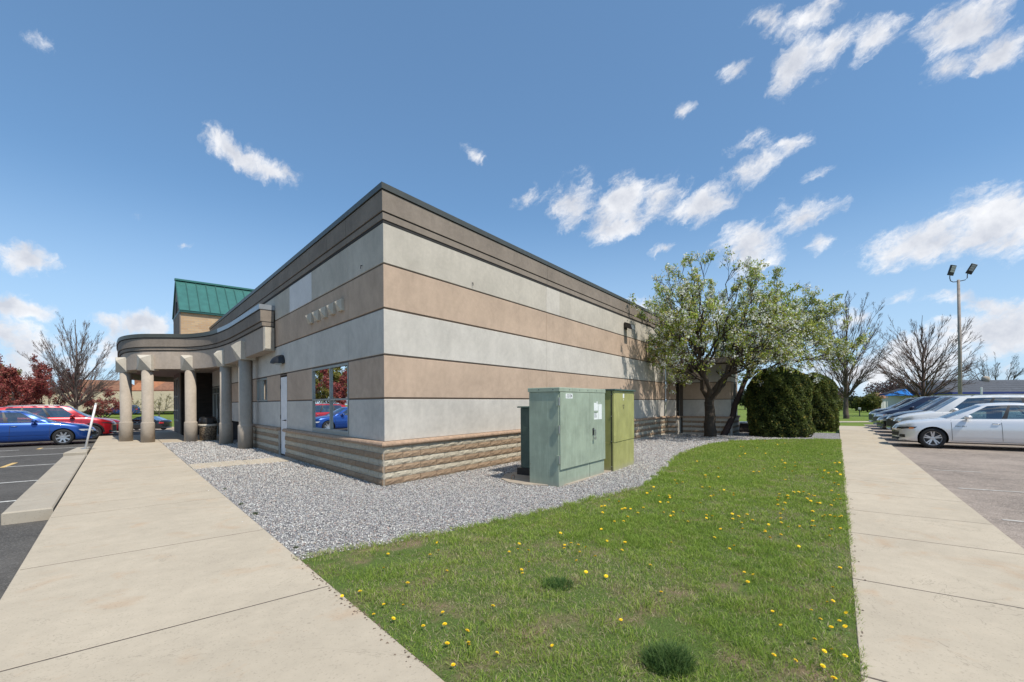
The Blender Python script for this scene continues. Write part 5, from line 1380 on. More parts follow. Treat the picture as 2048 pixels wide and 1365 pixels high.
r3d = np.array([RT[0], RT[1], 0]); f3d = np.array([FW[0], FW[1], 0])
tp_ = gp(1420, 873)
tree('apple_tree', 'flowering crab apple with stout furrowed trunk in front of the far wall', 'tree', (tp_[0], tp_[1], gz(tp_[0])), 'flowering trees by the gravel', bark=(.085, .062, .045),
     leaves=[('foliage', 31000, .046, .085, apple_leaf), ('blossom', 19000, .043, .085, blossom)],
     seed=5, height=8, fork=1.75, crown_c=np.array([-.75, -.35, 4.6]), crown_r=(4.5, 3.1, 2.85), clip=1.75, elo=-.72, n_limb=58, trunk_r=.225, n_sub=9, n_twig=6, n_fine=2, sag=-.02, leader=False, twig=.010, up=.35, lenf=.34, wig=.16)
tp_ = gp(1445, 870)
tree('apple_tree', 'leaning crab apple whose pale crown hangs over the clipped evergreens', 'tree', (tp_[0], tp_[1], gz(tp_[0])), 'flowering trees by the gravel', bark=(.095, .055, .05),
     leaves=[('foliage', 26000, .046, .085, palette((.44, .49, .10), (.36, .43, .09), (.50, .48, .13), (.30, .37, .08))), ('blossom', 12000, .043, .085, blossom)],
     seed=8, height=6, fork=2.9, crown_c=r3d * 3.1 + f3d * .5 + np.array([0, 0, 4.2]), crown_r=(3.1, 2.7, 2.3), elo=-.75, n_limb=40, trunk_r=.12, n_sub=9, n_twig=6, n_fine=2, sag=-.02, leader=False, twig=.009, bend=tuple((r3d * 1.25)[:2]), up=.35)

def evergreen(name, label, loc, R, Ht, seed, n=44000):
    """clipped evergreen: dense lumpy shell of scale-leaf sprays round a dark woody core"""
    t = thing(name, label, 'shrub', loc, 0, 'clipped evergreens by the walk'); r_ = np.random.default_rng(seed)
    u = r_.random(n); az = r_.random(n) * 2 * np.pi
    z = u ** .9
    prof = lambda z: np.clip(np.where(z < .12, .90 + .8 * z, np.where(z < .66, .996, np.clip(1 - ((z - .66) / .355) ** 2.6, 0, 1) ** .55)), .02, 1)
    top = r_.random(n) < .22; z[top] = 1 - .42 * r_.random(top.sum()) ** 1.6
    lump = .06 * np.sin(az * 3 + 5 * z) + .05 * np.sin(az * 7 - 9 * z + 1) + .045 * np.sin(az * 13 + 17 * z + 2)
    q = np.stack([az * 2.2, z * 6], 1); lump = lump * .7 + .10 * (vnoise(q, 2.0, seed) - .5)
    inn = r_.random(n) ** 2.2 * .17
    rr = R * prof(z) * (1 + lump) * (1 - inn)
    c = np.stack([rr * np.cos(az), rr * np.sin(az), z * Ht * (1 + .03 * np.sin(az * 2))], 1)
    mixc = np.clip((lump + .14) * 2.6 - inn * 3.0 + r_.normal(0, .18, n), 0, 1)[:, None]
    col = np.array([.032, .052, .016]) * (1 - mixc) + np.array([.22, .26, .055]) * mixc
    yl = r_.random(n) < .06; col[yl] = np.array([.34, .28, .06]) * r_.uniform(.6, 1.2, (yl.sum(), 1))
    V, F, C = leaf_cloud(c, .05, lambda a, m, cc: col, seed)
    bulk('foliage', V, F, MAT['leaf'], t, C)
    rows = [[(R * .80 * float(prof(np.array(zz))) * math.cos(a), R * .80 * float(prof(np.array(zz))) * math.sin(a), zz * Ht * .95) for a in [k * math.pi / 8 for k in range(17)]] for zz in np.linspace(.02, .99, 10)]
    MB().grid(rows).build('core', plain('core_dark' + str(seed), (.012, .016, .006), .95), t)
    MB().tube([(0, 0, -.1), (0, 0, .4)], [.12, .09], 8).build('stem', MAT['rust'], t)
    return t
a_ = gp(1558, 874); evergreen('evergreen_shrub', 'rounded dark evergreen at the end of the lawn, nearer of the pair', (a_[0] + .72, a_[1] + .06, gz(a_[0]) - .02), 1.22, 3.0, 3)
a_ = gp(1636, 863); evergreen('evergreen_shrub', 'yellowing evergreen at the walk, behind the darker rounded one', (a_[0] + .6, a_[1] + .45, gz(a_[0]) - .02), 1.28, 2.95, 4)

# ---- bare trees beyond the lots
def ground_at(px, D, z=-.30):
    q = at(px, 806, D); return (q[0], q[1], z)
def toz(py, px, D): return float(at(px, py, D)[2])
tree('bare_tree', 'tall bare conical tree rising behind the red crossover', 'tree', ground_at(152, 46, -1.1), 'bare trees', (.16, .12, .105),
     seed=21, height=10, fork=2.4, crown_c=(0, 0, 6.5), crown_r=(3.6, 3.6, 4.9), n_limb=48, trunk_r=.20, n_sub=10, n_twig=7, n_fine=2, sag=-.03, twig=.013, up=.55, wig=.06, lenf=.30, rise=.5, spread=.5, elo=-.35)
tree('bare_tree', 'bare tree with drooping boughs standing right of the evergreens', 'tree', ground_at(1692, 46), 'bare trees', (.14, .105, .085),
     leaves=None, seed=22, height=12, fork=2.0, crown_c=(0, 0, 7.3), crown_r=(3.8, 3.8, 5.2), n_limb=48, trunk_r=.22, n_sub=10, n_twig=7, n_fine=2, sag=-.04, twig=.013, up=.5, wig=.06, lenf=.30, rise=.5, spread=.5, elo=-.35)
tree('bare_tree', 'broad bare tree with reddish limbs behind the dark SUVs', 'tree', ground_at(1846, 50), 'bare trees', (.15, .095, .08),
     seed=23, height=11, fork=1.9, crown_c=(0, 0, 6.2), crown_r=(5.0, 5.0, 5.0), n_limb=46, trunk_r=.25, n_sub=10, n_twig=7, n_fine=2, sag=-.02, twig=.014, leader=True, up=.4, wig=.07, lenf=.30, rise=.5, spread=.5, elo=-.35)
tree('bare_tree', 'small bare tree showing above the dark roof', 'tree', ground_at(1985, 88), 'bare trees', (.10, .08, .07),
     seed=24, height=10, fork=2.4, crown_c=(0, 0, 7.0), crown_r=(4.9, 4.9, 4.2), n_limb=26, trunk_r=.26, n_sub=8, n_twig=5, n_fine=2, sag=-.02, twig=.022, leader=False, up=.4, wig=.07, lenf=.30, rise=.5, spread=.5, elo=-.35)
# ---- red flowering crab apples on the left
redleaf = palette((.36, .08, .075), (.28, .06, .06), (.45, .13, .10), (.22, .05, .045), (.38, .16, .11))
for i, (px, D, H_, R_, lab) in enumerate(((18, 41, 6.7, 3.2, 'dense red leaved crab apple at the left edge'), (92, 48, 7.1, 3.3, 'thinner red leaved crab apple left of the tall bare tree'), (-75, 42, 6.8, 3.3, 'red leaved crab apple cut by the left edge of the view'), (205, 54, 4.6, 2.6, 'small red leaved crab apple behind the bare tree'))):
    tree('red_tree', lab, 'tree', ground_at(px, D, -1.1), 'red leaved trees', (.08, .05, .045), leaves=[('foliage', 15000 if i != 3 else 5000, .085, .20, redleaf)],
         seed=40 + i, height=H_, fork=1.0, crown_c=(0, 0, H_ * .56), crown_r=(R_, R_, H_ * .42), n_limb=13, trunk_r=.13, n_sub=8, n_twig=5, n_fine=2, sag=-.03, twig=.014, leader=False, up=.4)
# yellow-green budding tree beyond the left lot (also mirrored in the big window)
bud = palette((.25, .24, .05), (.30, .25, .06), (.18, .19, .045))
for px, D, H_, R_, lab in ((-30, 66, 8.0, 4.2, 'budding yellow green tree far behind the red ones'), (318, 66, 3.2, 2.2, 'thin budding sapling in front of the beige building, right of two'), (262, 64, 2.6, 1.8, 'thin budding sapling in front of the beige building, left of two')):
    tree('budding_tree', lab, 'tree', ground_at(px, D), 'budding trees', (.17, .14, .10), leaves=[('foliage', 9000 if H_ > 5 else 900, .11 if H_ > 5 else .05, .22, bud)],
         seed=int(60 + H_), height=H_, fork=H_ * .2, crown_c=(0, 0, H_ * .6), crown_r=(R_, R_, H_ * .42), n_limb=12, trunk_r=.10, n_sub=7, n_twig=5, n_fine=2, sag=-.03, twig=.016, leader=False, up=.45)
# trees at the far left end of the lot, out of the view but mirrored in the big window
for i, (x_, y_, H_, R_, kind) in enumerate(((-17, 46, 6.0, 3.2, 0), (-17.5, 53, 8.0, 4.0, 1), (-18, 60, 8.6, 4.2, 1), (-21, 42, 6.2, 3.0, 0), (-22, 68, 8.5, 4.0, 1))):
    w_ = LW(x_, y_, -.3)
    tree('red_tree' if kind == 0 else 'budding_tree', ('red leaved tree mirrored in the right panes of the big window', 'yellow green tree mirrored in the middle of the big window', 'yellow green tree mirrored in the left panes of the big window', 'red leaved tree at the end of the left lot, outside the view', 'yellow green tree farthest down the left lot, outside the view')[i], 'tree', w_, 'trees mirrored in the window', (.10, .07, .055),
         leaves=[('foliage', 9000, .13, .22, redleaf if kind == 0 else bud)], seed=70 + i, height=H_, fork=1.0, crown_c=(0, 0, H_ * .54), crown_r=(R_, R_, H_ * .45), n_limb=12, trunk_r=.14, n_sub=6, n_twig=4, n_fine=2, sag=-.03, twig=.016, leader=False, up=.4)
# ---- distant planting along the horizon
def far_bush(name, label, px, D, w, h, cols, seed, n=3500, size=.22, z=-.3, cat='shrub'):
    t = thing(name, label, cat, ground_at(px, D, z), 0, 'distant planting'); r_ = np.random.default_rng(seed)
    k = 7; cs = np.stack([r_.uniform(-w, w, k) * .55, r_.uniform(-w, w, k) * .4, r_.uniform(.35, .72, k) * h], 1); rs = r_.uniform(.32, .55, k)
    i = r_.integers(0, k, n); d = r_.normal(0, 1, (n, 3)); d /= np.linalg.norm(d, axis=1)[:, None]
    rr = r_.random(n) ** .4
    c = cs[i] + d * (rs[i] * rr)[:, None] * np.array([w, w, h * .8]); c[:, 2] = np.abs(c[:, 2])
    V, F, C = leaf_cloud(c, size, palette(*cols), seed); bulk('foliage', V, F, MAT['leaf'], t, C)
    MB().tube([(0, 0, -.1), (0, 0, h * .45)], [.14, .07], 6).build('trunk', MAT['rust'], t)
    return t
olive = [(.12, .13, .03), (.17, .17, .04), (.08, .10, .025)]; dkg = [(.03, .045, .016), (.045, .06, .02), (.02, .03, .012)]; brn = [(.13, .085, .07), (.17, .11, .095), (.10, .07, .06)]; pur = [(.15, .09, .095), (.19, .13, .13), (.11, .075, .07)]
for i, (nm, lab, px, D, w, h, cols, n, sz) in enumerate((
        ('evergreen_bush', 'dark low evergreen hedge clump beyond the right lawn, leftmost', 1712, 80, 2.6, 2.6, dkg, 3000, .2),
        ('green_shrub', 'yellow green rounded shrub beyond the right lawn', 1735, 70, 2.3, 3.0, olive, 3500, .16),
        ('far_tree', 'purple brown leafless thicket behind the shed', 1775, 110, 6.0, 7.6, pur, 4500, .20),
        ('far_tree', 'dark evergreen behind the blue shade', 1802, 125, 4.5, 6.0, dkg, 3000, .3),
        ('far_tree', 'brown thicket between shade and lamp pole', 1885, 120, 7.5, 6.8, brn, 4500, .22),
        ('far_tree', 'pale brown distant trees above the dark roof', 1965, 170, 12, 8.0, brn, 4000, .3),
        ('far_tree', 'brown distant trees at the right edge above the dark roof', 2060, 160, 10, 7.2, pur, 4000, .3),
        ('far_tree', 'distant brown thicket glimpsed behind the leaning apple', 1655, 120, 7.0, 6.0, brn, 3500, .24),
        ('far_tree', 'distant brown thicket glimpsed past the wing corner', 1560, 120, 8.0, 5.5, brn, 3000, .24),
        ('far_tree', 'distant thicket far left behind the red trees', -140, 120, 12, 8.5, brn, 4000, .3),
        ('far_tree', 'distant thicket left of the beige building', 70, 130, 13, 6.5, brn, 4000, .3),
        ('evergreen_bush', 'dark shrubs under the left red trees', 20, 52, 3.6, 2.6, dkg, 3500, .13),
        ('far_tree', 'dark distant evergreens just right of the wing corner', 1490, 100, 4.0, 4.2, dkg, 3000, .24),
        ('green_shrub', 'pale green distant shrub between evergreens and bare tree', 1665, 75, 2.6, 2.8, olive, 2500, .16),
        ('evergreen_bush', 'low green shrub by the brick wall of the far building', 188, 72, 1.6, 1.3, dkg, 1200, .12))):
    far_bush(nm, lab, px, D, w, h, cols, 80 + i, n, sz, cat='shrub' if 'bush' in nm or 'shrub' in nm else 'tree')

# ================================================================== FAR BUILDINGS
plain('beige_wall', (.60, .49, .35), .85, var=.06); plain('roof_brown', (.22, .105, .06), .85, var=.25, scale=2); plain('roof_rust', (.36, .15, .07), .85, var=.2, scale=2); plain('brick_red', (.25, .10, .065), .9, var=.2, scale=4)
plain('roof_slate', (.075, .08, .092), .85, var=.25, scale=3); plain('blue_trim', (.02, .03, .16), .5); plain('shade_blue', (.03, .22, .62), .6); plain('white_wall', (.62, .60, .56), .7)
glassy('far_glass', (.3, .32, .33), .22, .2)
def oriented(px, D, z=-.3):
    q = ground_at(px, D, z); return q, math.atan2(RT[1], RT[0])
q, rz = oriented(230, 84)
t = thing('office_building', 'long beige office building with brown roofs across the left lot', 'building', q, rz)
zB, zT = toz(822.5, 300, 84) + .3, toz(783, 300, 84) + .3
MB().box(-16, 20, 0, .5, zB, zT).build('fascia', MAT['beige_wall'], t)
MB().box(-16, 20, .5, 14, zB + .1, zT - .05).build('wall', MAT['brick_red'], t)
MB().box(-16, 20, 2.2, 14, -.2, zB + .1).build('wall', MAT['interior_dark'], t)
for x in np.arange(-15.5, 20, 1.9):
    if -9 < x < -3: continue
    w_ = MB().box(x, x + .10, 2.05, 2.15, -.2, zB + .1).build('mullion', MAT['frame_grey'], t)
for x in np.arange(-15.4, 19, 1.9):
    if -9.5 < x < -3: continue
    MB().add([(x, 2.12, .2), (x + 1.8, 2.12, .2), (x + 1.8, 2.12, zB + .08), (x, 2.12, zB + .08)], [(0, 1, 2, 3)]).build('window', MAT['far_glass'], t)
MB().box(-9.2, -3.2, .9, 2.3, -.2, zB + .1).build('wall', MAT['brick_red'], t)
for (x0, x1, y0, hz, mt, pk) in ((-14, -1.5, 3, 2.7, 'roof_brown', .35), (-2.5, 5.5, 5, 3.1, 'roof_rust', .3), (3.5, 14, 3, 2.3, 'roof_brown', .7), (9.5, 20, 6, 2.6, 'roof_rust', .5)):
    b0 = zT - .1; xm = x0 + (x1 - x0) * pk
    mb = MB(); mb.add([(x0, y0, b0), (x1, y0, b0), (x1, y0 + 7, b0), (x0, y0 + 7, b0), (x0 + 1.6, y0 + 3, b0 + hz), (x1 - 1.6, y0 + 3, b0 + hz * (.9 if pk < .5 else .75))], [(0, 1, 5, 4), (1, 2, 5), (2, 3, 4, 5), (3, 0, 4), (3, 2, 1, 0)])
    r_o = mb.build('roof', MAT[mt], t)
    MB().box(x0 + .3, x1 - .3, y0 - .25, y0, b0 - .02, b0 + .45).build('roof_edge', MAT['roof_brown'], r_o)
ch = MB().box(-2.2, -.6, 7, 8.5, zT, zT + 4.0).build('chimney', MAT['roof_rust'], t)
for x in (8.2, 8.9): MB().tube([(x, 5.2, zT + .8), (x, 5.2, zT + 2.0)], .12, 8).build('roof_vent', MAT['white_wall'], t)
# raised lawn with a pale kerb in front of it
lw_ = [ground_at(-420, 51)[:2], ground_at(480, 51)[:2], ground_at(480, 84)[:2], ground_at(-420, 84)[:2]]
tag(MB().add([(*lw_[0], -1.0), (*lw_[1], -1.0), (*lw_[2], -.28), (*lw_[3], -.28), (*ground_at(480, 300)[:2], -.28), (*ground_at(-420, 300)[:2], -.28)], [(0, 1, 2, 3), (3, 2, 4, 5)]).build('far_lawn', MAT['far_grass']), kind='structure')
a0, a1 = np.array(lw_[0]), np.array(lw_[1]); dv = (a1 - a0) / np.linalg.norm(a1 - a0); nv = -f3d[:2]
tag(MB().prism([tuple(a0), tuple(a1), tuple(a1 + nv * .25), tuple(a0 + nv * .25)], -1.3, -.95).build('kerb', MAT['beige_wall']), kind='structure')

q, rz = oriented(1990, 56)
t = thing('low_building', 'low building with dark shingle roof and blue eaves behind the cars', 'building', q, rz + .05)
ze, zr_ = toz(785, 1960, 56) + .3, toz(757, 1990, 56) + .3
MB().box(-5.6, 14, 0, 9, -.1, ze).build('wall', MAT['white_wall'], t)
rf = MB().add([(-6.2, -.6, ze), (14.6, -.6, ze), (14.6, 9.6, ze), (-6.2, 9.6, ze), (-4.2, 4.5, zr_), (12, 4.5, zr_)], [(0, 1, 5, 4), (1, 2, 5), (2, 3, 4, 5), (3, 0, 4), (3, 2, 1, 0)]).build('roof', MAT['roof_slate'], t)
MB().box(-6.22, 14.6, -.66, -.6, ze - .22, ze + .04).build('eaves_board', MAT['blue_trim'], rf); MB().box(-6.26, -6.2, -.6, 9.6, ze - .22, ze + .04).build('eaves_board', MAT['blue_trim'], rf)
for k in range(6): MB().box(-6.1 + k * .02, 14.5, -.55 + k * .8, -.50 + k * .8, ze + .02 + k * (zr_ - ze) * .157, ze + .05 + k * (zr_ - ze) * .157).build('shingle_course', MAT['roof_slate'], rf)
MB().lathe([(.35, zr_ - .3), (.42, zr_ + .1), (.38, zr_ + .35), (.1, zr_ + .5)], 14, (3.4, 4.0, 0)).build('roof_vent', MAT['stucco_column'], rf, True)
MB().tube([(.9, 2.2, ze + .4), (.9, 2.2, ze + .95)], .05, 6).build('vent_pipe', MAT['white_wall'], rf)
for x in (-4, -1, 2, 5): MB().box(x, x + 1.2, -.03, -.002, .9, 2.0).build('window', MAT['far_glass'], t)

q, rz = oriented(1778, 84)
t = thing('garage', 'small white door garage with red brown gable beyond the lawn', 'building', q, rz - .12)
zw, zg = toz(797, 1780, 84) + .3, toz(786, 1780, 84) + .3
MB().box(-1.3, 1.9, 0, 5, -.2, zw).build('wall', MAT['white_wall'], t)
MB().box(-1.0, 1.6, -.05, -.01, .0, zw - .25).build('door', MAT['white_wall'], t)
MB().box(-2.8, -1.32, .2, 4.8, -.2, zw - .2).build('lean_to', MAT['rust'], t)
rf = MB().add([(-3.0, -.3, zw - .35), (-1.3, -.3, zw), (2.2, -.3, zw), (2.2, 2.6, zg), (-1.0, 2.6, zg), (-3.0, 5.3, zw - .35), (2.2, 5.3, zw)], [(0, 1, 4), (1, 2, 3, 4), (0, 4, 5), (4, 3, 6, 5)]).build('roof', MAT['roof_brown'], t)
MB().box(-2.9, -1.4, -.32, -.02, zw - .75, zw - .32).build('gable_board', MAT['car_maroon'], t)

q, rz = oriented(1812, 62)
t = thing('shade_canopy', 'bright blue fabric shade on white posts behind the parked cars', 'shade', q, rz + .35)
zs, za = toz(791, 1812, 62) + .3, toz(778, 1812, 62) + .3
MB().add([(-1.75, -1.6, zs), (1.75, -1.6, zs), (1.75, 1.6, zs), (-1.75, 1.6, zs), (-.4, 0, za), (.4, 0, za), (-1.75, -1.6, zs - .06), (1.75, -1.6, zs - .06), (1.75, 1.6, zs - .06), (-1.75, 1.6, zs - .06)], [(0, 1, 5, 4), (1, 2, 5), (2, 3, 4, 5), (3, 0, 4), (0, 6, 7, 1), (1, 7, 8, 2), (2, 8, 9, 3), (3, 9, 6, 0)]).build('fabric', MAT['shade_blue'], t)
for x, y in ((-1.6, -1.45), (1.6, -1.45), (1.6, 1.45), (-1.6, 1.45)): MB().tube([(x, y, 0), (x, y, zs)], .06, 8).build('post', MAT['white_wall'], t)

# ================================================================== LIGHT POLE, SMALL POSTS
D_ = 33.0; q = ground_at(1920, D_, gz(40) - .05)
t = thing('light_pole', 'tall wooden light pole with two flood heads behind the cars', 'light pole', q, math.atan2(RT[1], RT[0]))
zt = toz(560, 1916, D_) - q[2]
plain('pole_wood', (.30, .255, .22), .85, var=.3, scale=3)
MB().tube([(0, 0, -.2), (.02, 0, zt * .5), (-.06, 0, zt)], [.13, .11, .085], 12).build('pole', MAT['pole_wood'], t, True)
arm = MB(); k = D_ / FPX
arm.tube([(-.06, -.02, zt - .14), (-.45, 0, zt - .16), (-.63, 0, zt - .08), (-.68, 0, zt + .12), (-.68, 0, zt + .30)], .028, 8); arm.tube([(-.06, -.02, zt - .12), (.42, 0, zt - .02), (.58, 0, zt + .12), (.60, 0, zt + .42)], .028, 8)
arm.build('bracket', MAT['black_metal'], t, True)
for (x, z, w_, lean, yaw) in ((-.66, zt + .32, .42, .12, .1), (.66, zt + .42, .36, .42, -.35)):
    hb = MB().cbox(-w_ / 2, w_ / 2, -.06, .06, 0, .72, .015).build('lamp_head', MAT['black_metal'], t)
    hb.location = (x, 0, z); hb.rotation_euler = (.25, lean, yaw)
    for j in range(3): MB().box(-w_ / 2 + .05, w_ / 2 - .05, -.072, -.0605, .22 + j * .155, .355 + j * .155).build('lens', MAT['cap_light'], hb)
q = ground_at(1963, 34, -.35); t = thing('sign_post', 'plain white flat post behind the grey SUV', 'post', q, 0)
MB().cbox(-.09, .09, -.05, .05, 0, toz(775, 1963, 34) + .35, .01).build('post', MAT['door_white'], t); MB().box(-.12, .12, -.08, .08, -.1, .05).build('foot', MAT['pad'], t)
q = ground_at(1719, 52); t = thing('mailbox', 'small dark box on a post on the far right lawn', 'mailbox', q, 0)
MB().tube([(0, 0, 0), (0, 0, .75)], .05, 6).build('post', MAT['black_metal'], t); MB().cbox(-.22, .22, -.12, .12, .75, .98, .03).build('box', MAT['white_wall'], t)

# far walk crossing the right lawn and the kerb at the end of the walk
tag(sheet('far_path', [ground_at(1640, 38)[:2], ground_at(1790, 38)[:2], ground_at(1790, 40)[:2], ground_at(1640, 40)[:2]], -.325, MAT['concrete'], plane=False), kind='structure')

# ================================================================== SMALL GROWTH: dandelions, tussocks, weeds
def head_mesh(seed):
    r_ = random.Random(seed); mb = MB()
    for ring_, (n_, r0, zz, tilt) in enumerate(((16, .021, .0, .25), (13, .016, .003, .6), (8, .009, .006, 1.0))):
        for k in range(n_):
            a = 2 * math.pi * (k + .5 * ring_) / n_ + r_.uniform(-.1, .1); w_ = .0042; c_, s_ = math.cos(a), math.sin(a)
            mb.add([(-s_ * w_ * .4, c_ * w_ * .4, zz), (s_ * w_ * .4, -c_ * w_ * .4, zz), (c_ * r0 + s_ * w_, s_ * r0 - c_ * w_, zz + r0 * tilt * .6), (c_ * r0 - s_ * w_, s_ * r0 + c_ * w_, zz + r0 * tilt * .6)], [(0, 1, 2, 3)])
    mb.lathe([(.002, -.009), (.006, -.006), (.007, 0)], 6, mi=1)
    me = bpy.data.meshes.new('flower_head'); me.from_pydata(mb.v, [], mb.f); me.materials.append(MAT['petal']); me.materials.append(MAT['stalk']); me.polygons.foreach_set('material_index', mb.m); me.update(); return me
def stem_mesh(seed, h):
    r_ = random.Random(seed); mb = MB(); mb.tube([(0, 0, -.02), (r_.uniform(-.004, .004), 0, h * .6), (0, 0, h - .008)], [.0022, .0018, .0016], 4)
    for k in range(6):
        a = r_.uniform(0, 6.28); l_ = r_.uniform(.04, .075); c_, s_ = math.cos(a), math.sin(a); w_ = .009
        mb.add([(0, 0, -.012), (c_ * l_ * .5 - s_ * w_, s_ * l_ * .5 + c_ * w_, .012), (c_ * l_, s_ * l_, .004), (c_ * l_ * .5 + s_ * w_, s_ * l_ * .5 - c_ * w_, .012)], [(0, 1, 2, 3)])
    me = bpy.data.meshes.new('stem'); me.from_pydata(mb.v, [], mb.f); me.materials.append(MAT['stalk']); me.update(); return me
plain('petal', (.92, .64, .012), .7, var=.1, scale=40); plain('stalk', (.10, .16, .04), .7)
hm = [head_mesh(k) for k in range(4)]; sm = [stem_mesh(k, h_) for k, h_ in enumerate((.045, .055, .065, .05))]; hts = (.045, .055, .065, .05)
c3 = [(868,70),(935,116),(945,174),(887,200),(601,188),(572,287),(1003,309),(735,390),(409,443),(287,474),(571,535),(704,541),(503,590),(638,630),(841,684),(974,584),(1317,539),(988,673),(1142,723),(1150,785),(1157,800),(1005,801),(1345,861),(1046,937),(1720,800),(1427,178),(1496,130),(1488,165),(1559,166),(1563,248),(1518,325),(1512,298),(1806,130),(1803,158),(1850,131),(1899,130),(1909,173),(1887,240),(1952,157),(1952,316),(1778,53),(2015,215)]
c4 = [(893,67),(1000,76),(960,80),(760,95),(775,100),(850,100),(785,130),(895,130),(1015,130),(755,145),(1200,135),(525,173),(985,170),(1000,185),(1055,178),(1270,185),(1295,185),(885,215),(945,200),(1000,210),(1040,230),(1055,200),(1215,222),(1235,238),(1280,235),(1300,245),(1175,215),(1002,272),(1205,265),(1268,292),(1290,295),(570,250),(572,262),(640,255),(640,210),(830,232),(860,230),(405,272),(455,223),(415,295),(447,290),(290,310),(250,338),(272,333),(255,348),(553,312),(593,312),(647,330),(670,330),(722,343),(722,355),(600,362),(615,363),(318,358),(375,355),(378,366),(368,396),(345,447),(397,440),(382,463),(398,463),(325,390),(25,408),(103,392),(50,382),(8,415),(14,445),(120,432),(135,432),(205,451),(150,467),(235,422),(165,430),(78,492),(128,490),(543,397),(450,443),(475,494),(575,460),(575,475),(607,470),(715,455),(718,478),(750,470),(795,465),(825,489),(766,497),(970,352),(965,367),(960,382),(962,402),(1015,360),(1018,378),(1000,395),(990,426),(975,455),(977,484),(980,498),(1048,338),(1075,340),(1100,345),(1130,348),(1150,352),(1160,360),(1120,380),(1140,385),(1175,395),(1190,395),(1252,335),(1290,350),(1300,375),(1278,372),(1265,385),(1250,410),(1150,440),(1205,468),(1245,465),(1270,470),(1295,465),(1305,468),(1215,470),(1150,492),(1145,515),(1160,522),(1018,525),(1080,517),(912,508),(893,543),(893,558),(918,583),(978,563),(771,537),(651,538),(619,577),(385,606),(725,628),(701,642),(1075,625),(1240,570),(1252,538),(1300,533),(38,596),(135,605),(119,647),(7,540),(272,727),(33,785),(828,776),(780,766),(799,816),(330,870),(1298,741),(1258,848),(112,1017),(933,966),(1228,922),(1260,922),(1142,963),(1192,1010),(1295,1023),(1330,985),(1325,1055),(1250,1055),(977,1045),(1160,1131),(1213,1183),(1253,1170),(940,1207),(1058,1238),(1205,1265),(1325,1208),(1265,1340)]
dl = [(600 + a / 3.413, 1050 + b / 3.413) for a, b in c3] + [(1200 + a / 2.704, 860 + b / 2.704) for a, b in c4]
for i, (px, py) in enumerate(dl):
    q = gp(px, py, .035); k = i % 4
    D = (q[0] - CAM[0]) * FW[0] + (q[1] - CAM[1]) * FW[1]
    dl_ = math.hypot(*(np.array(q[:2]) - np.array(edge)).T.min(1)) if False else min(math.hypot(q[0] - e_[0], q[1] - e_[1]) for e_ in edge)
    if i == len(dl) - 1: zone = 'largest dandelion, at the walk in the bottom right corner of the lawn'
    elif q[1] < RY1 + .45: zone = 'dandelion along the edge of the right walk, ' + ('close to the viewer' if D < 5 else 'halfway along' if D < 10 else 'towards the evergreens')
    elif px < 860: zone = 'dandelion in the left point of the lawn between gravel and walk'
    elif D < 4.6: zone = 'dandelion in the thin front part of the lawn'
    elif px < 1330 and D < 9: zone = 'dandelion in the middle left of the lawn near the gravel'
    elif D < 9.5: zone = 'dandelion in the loose cluster in the middle right of the lawn'
    else: zone = 'tiny dandelion in the lush far end of the lawn'
    t = thing('dandelion', zone, 'dandelion', (q[0], q[1], gz(q[0]) - .012), random.uniform(0, 6.28), zone.replace('dandelion', 'dandelions', 1))
    s_ = random.uniform(.85, 1.15) * min(1.2, .62 + .07 * max(0, D - 2.5)) * (1.3 if (px, py) == dl[-1] else 1.0)
    t.scale = (s_, s_, s_)
    h_ = link(bpy.data.objects.new('flower_head', hm[random.randrange(4)])); h_.parent = t; h_.location = (0, 0, hts[k]); h_.rotation_euler = (random.gauss(0, .25), random.gauss(0, .25), 0)
    s2_ = link(bpy.data.objects.new('stem', sm[k])); s2_.parent = t
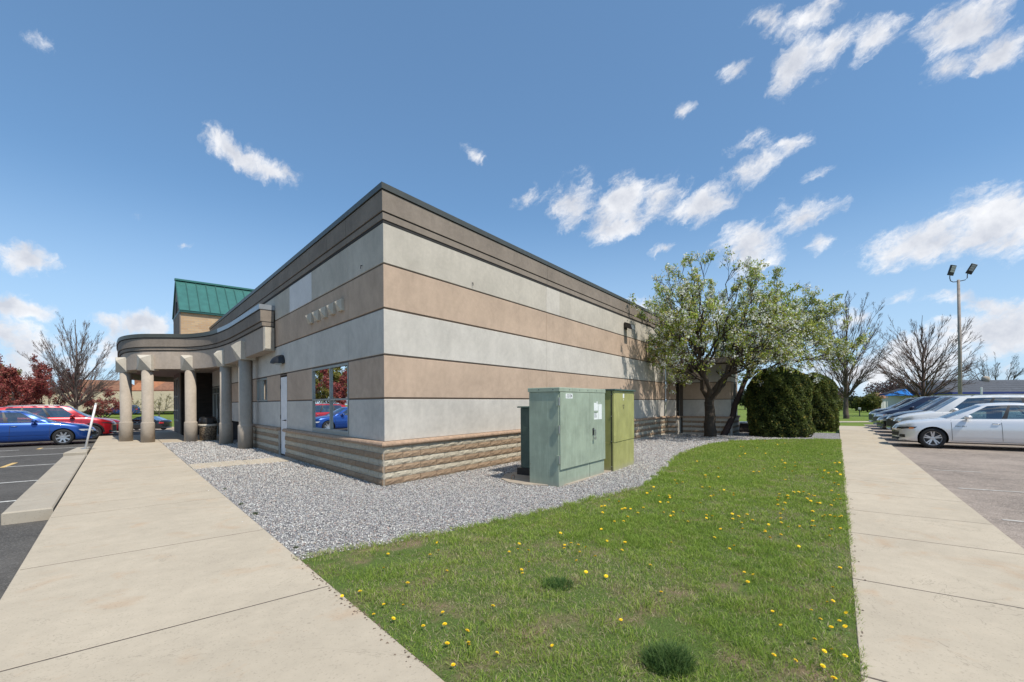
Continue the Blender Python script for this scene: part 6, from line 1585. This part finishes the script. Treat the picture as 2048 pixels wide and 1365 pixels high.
def tussock(label, px, py, R, H_, n, cols):
    q = gp(px, py); P_ = rng.normal(0, R * .40, (n, 2)); P_ *= np.minimum(1, R * .72 / (np.hypot(*P_.T) + 1e-9))[:, None]; h = H_ * rng.uniform(.5, 1.1, n) * np.clip(1.15 - np.hypot(*P_.T) / R * .6, .3, 1)
    u = rng.random((n, 1)); col = np.array(cols[0]) * (1 - u) + np.array(cols[1]) * u
    V, F, C = blades(P_, h, rng.uniform(.25, .9, n), rng.uniform(.003, .0055, n), col, 0)
    V[:, 2] += .0030 * V[:, 0] * 0
    o = bulk('grass_tussock', V, F, MAT['grass_blade'], None, C); o.location = (q[0], q[1], gz(q[0]) - .02)
    tag(o, label, 'grass tuft', 'dark grass tufts')
tussock('dark green grass tussock at the front of the lawn', 1338, 1330, .17, .17, 1500, ((.035, .085, .02), (.15, .24, .06)))
tussock('smaller dark grass tussock in the middle of the lawn, left of the dandelion cluster', 1115, 1170, .17, .10, 800, ((.05, .12, .03), (.16, .26, .06)))
for i, (px, py) in enumerate(((450, 978), (482, 1008), (511, 1027), (592, 1096))):
    tussock(('small weed tuft at the walk edge, farthest up the gravel', 'tiny weed at the walk edge, second from the far end', 'spreading weed tuft at the walk edge in the gravel', 'grassy weed where gravel meets lawn at the walk')[i], px, py, .035 + .02 * (i == 2), .06, 110, ((.05, .085, .03), (.11, .14, .06)))
# brown crumbs of soil and dead leaves along the walk edges
crumb = MB()
for k in range(260):
    if k % 2: y_ = random.uniform(-5.6, -3.0); p_ = LW(LX1 + .02 - abs(random.gauss(0, .035)), y_)
    else: p_ = (random.uniform(-2.6, 9), RY1 - abs(random.gauss(0, .04)), 0)
    s_ = random.uniform(.004, .013); z_ = gz(p_[0]) + .002; a = random.uniform(0, 6.28)
    crumb.add([(p_[0] + s_ * math.cos(a), p_[1] + s_ * math.sin(a), z_), (p_[0] + s_ * math.cos(a + 2), p_[1] + s_ * math.sin(a + 2), z_ + .002), (p_[0] + s_ * math.cos(a + 4), p_[1] + s_ * math.sin(a + 4), z_), (p_[0], p_[1], z_ + s_ * .6)], [(0, 1, 3), (1, 2, 3), (2, 0, 3)])
tag(crumb.build('soil_crumbs', MAT['soil']), 'brown soil crumbs and dead leaf bits along the walk edges', 'soil', kind='stuff')
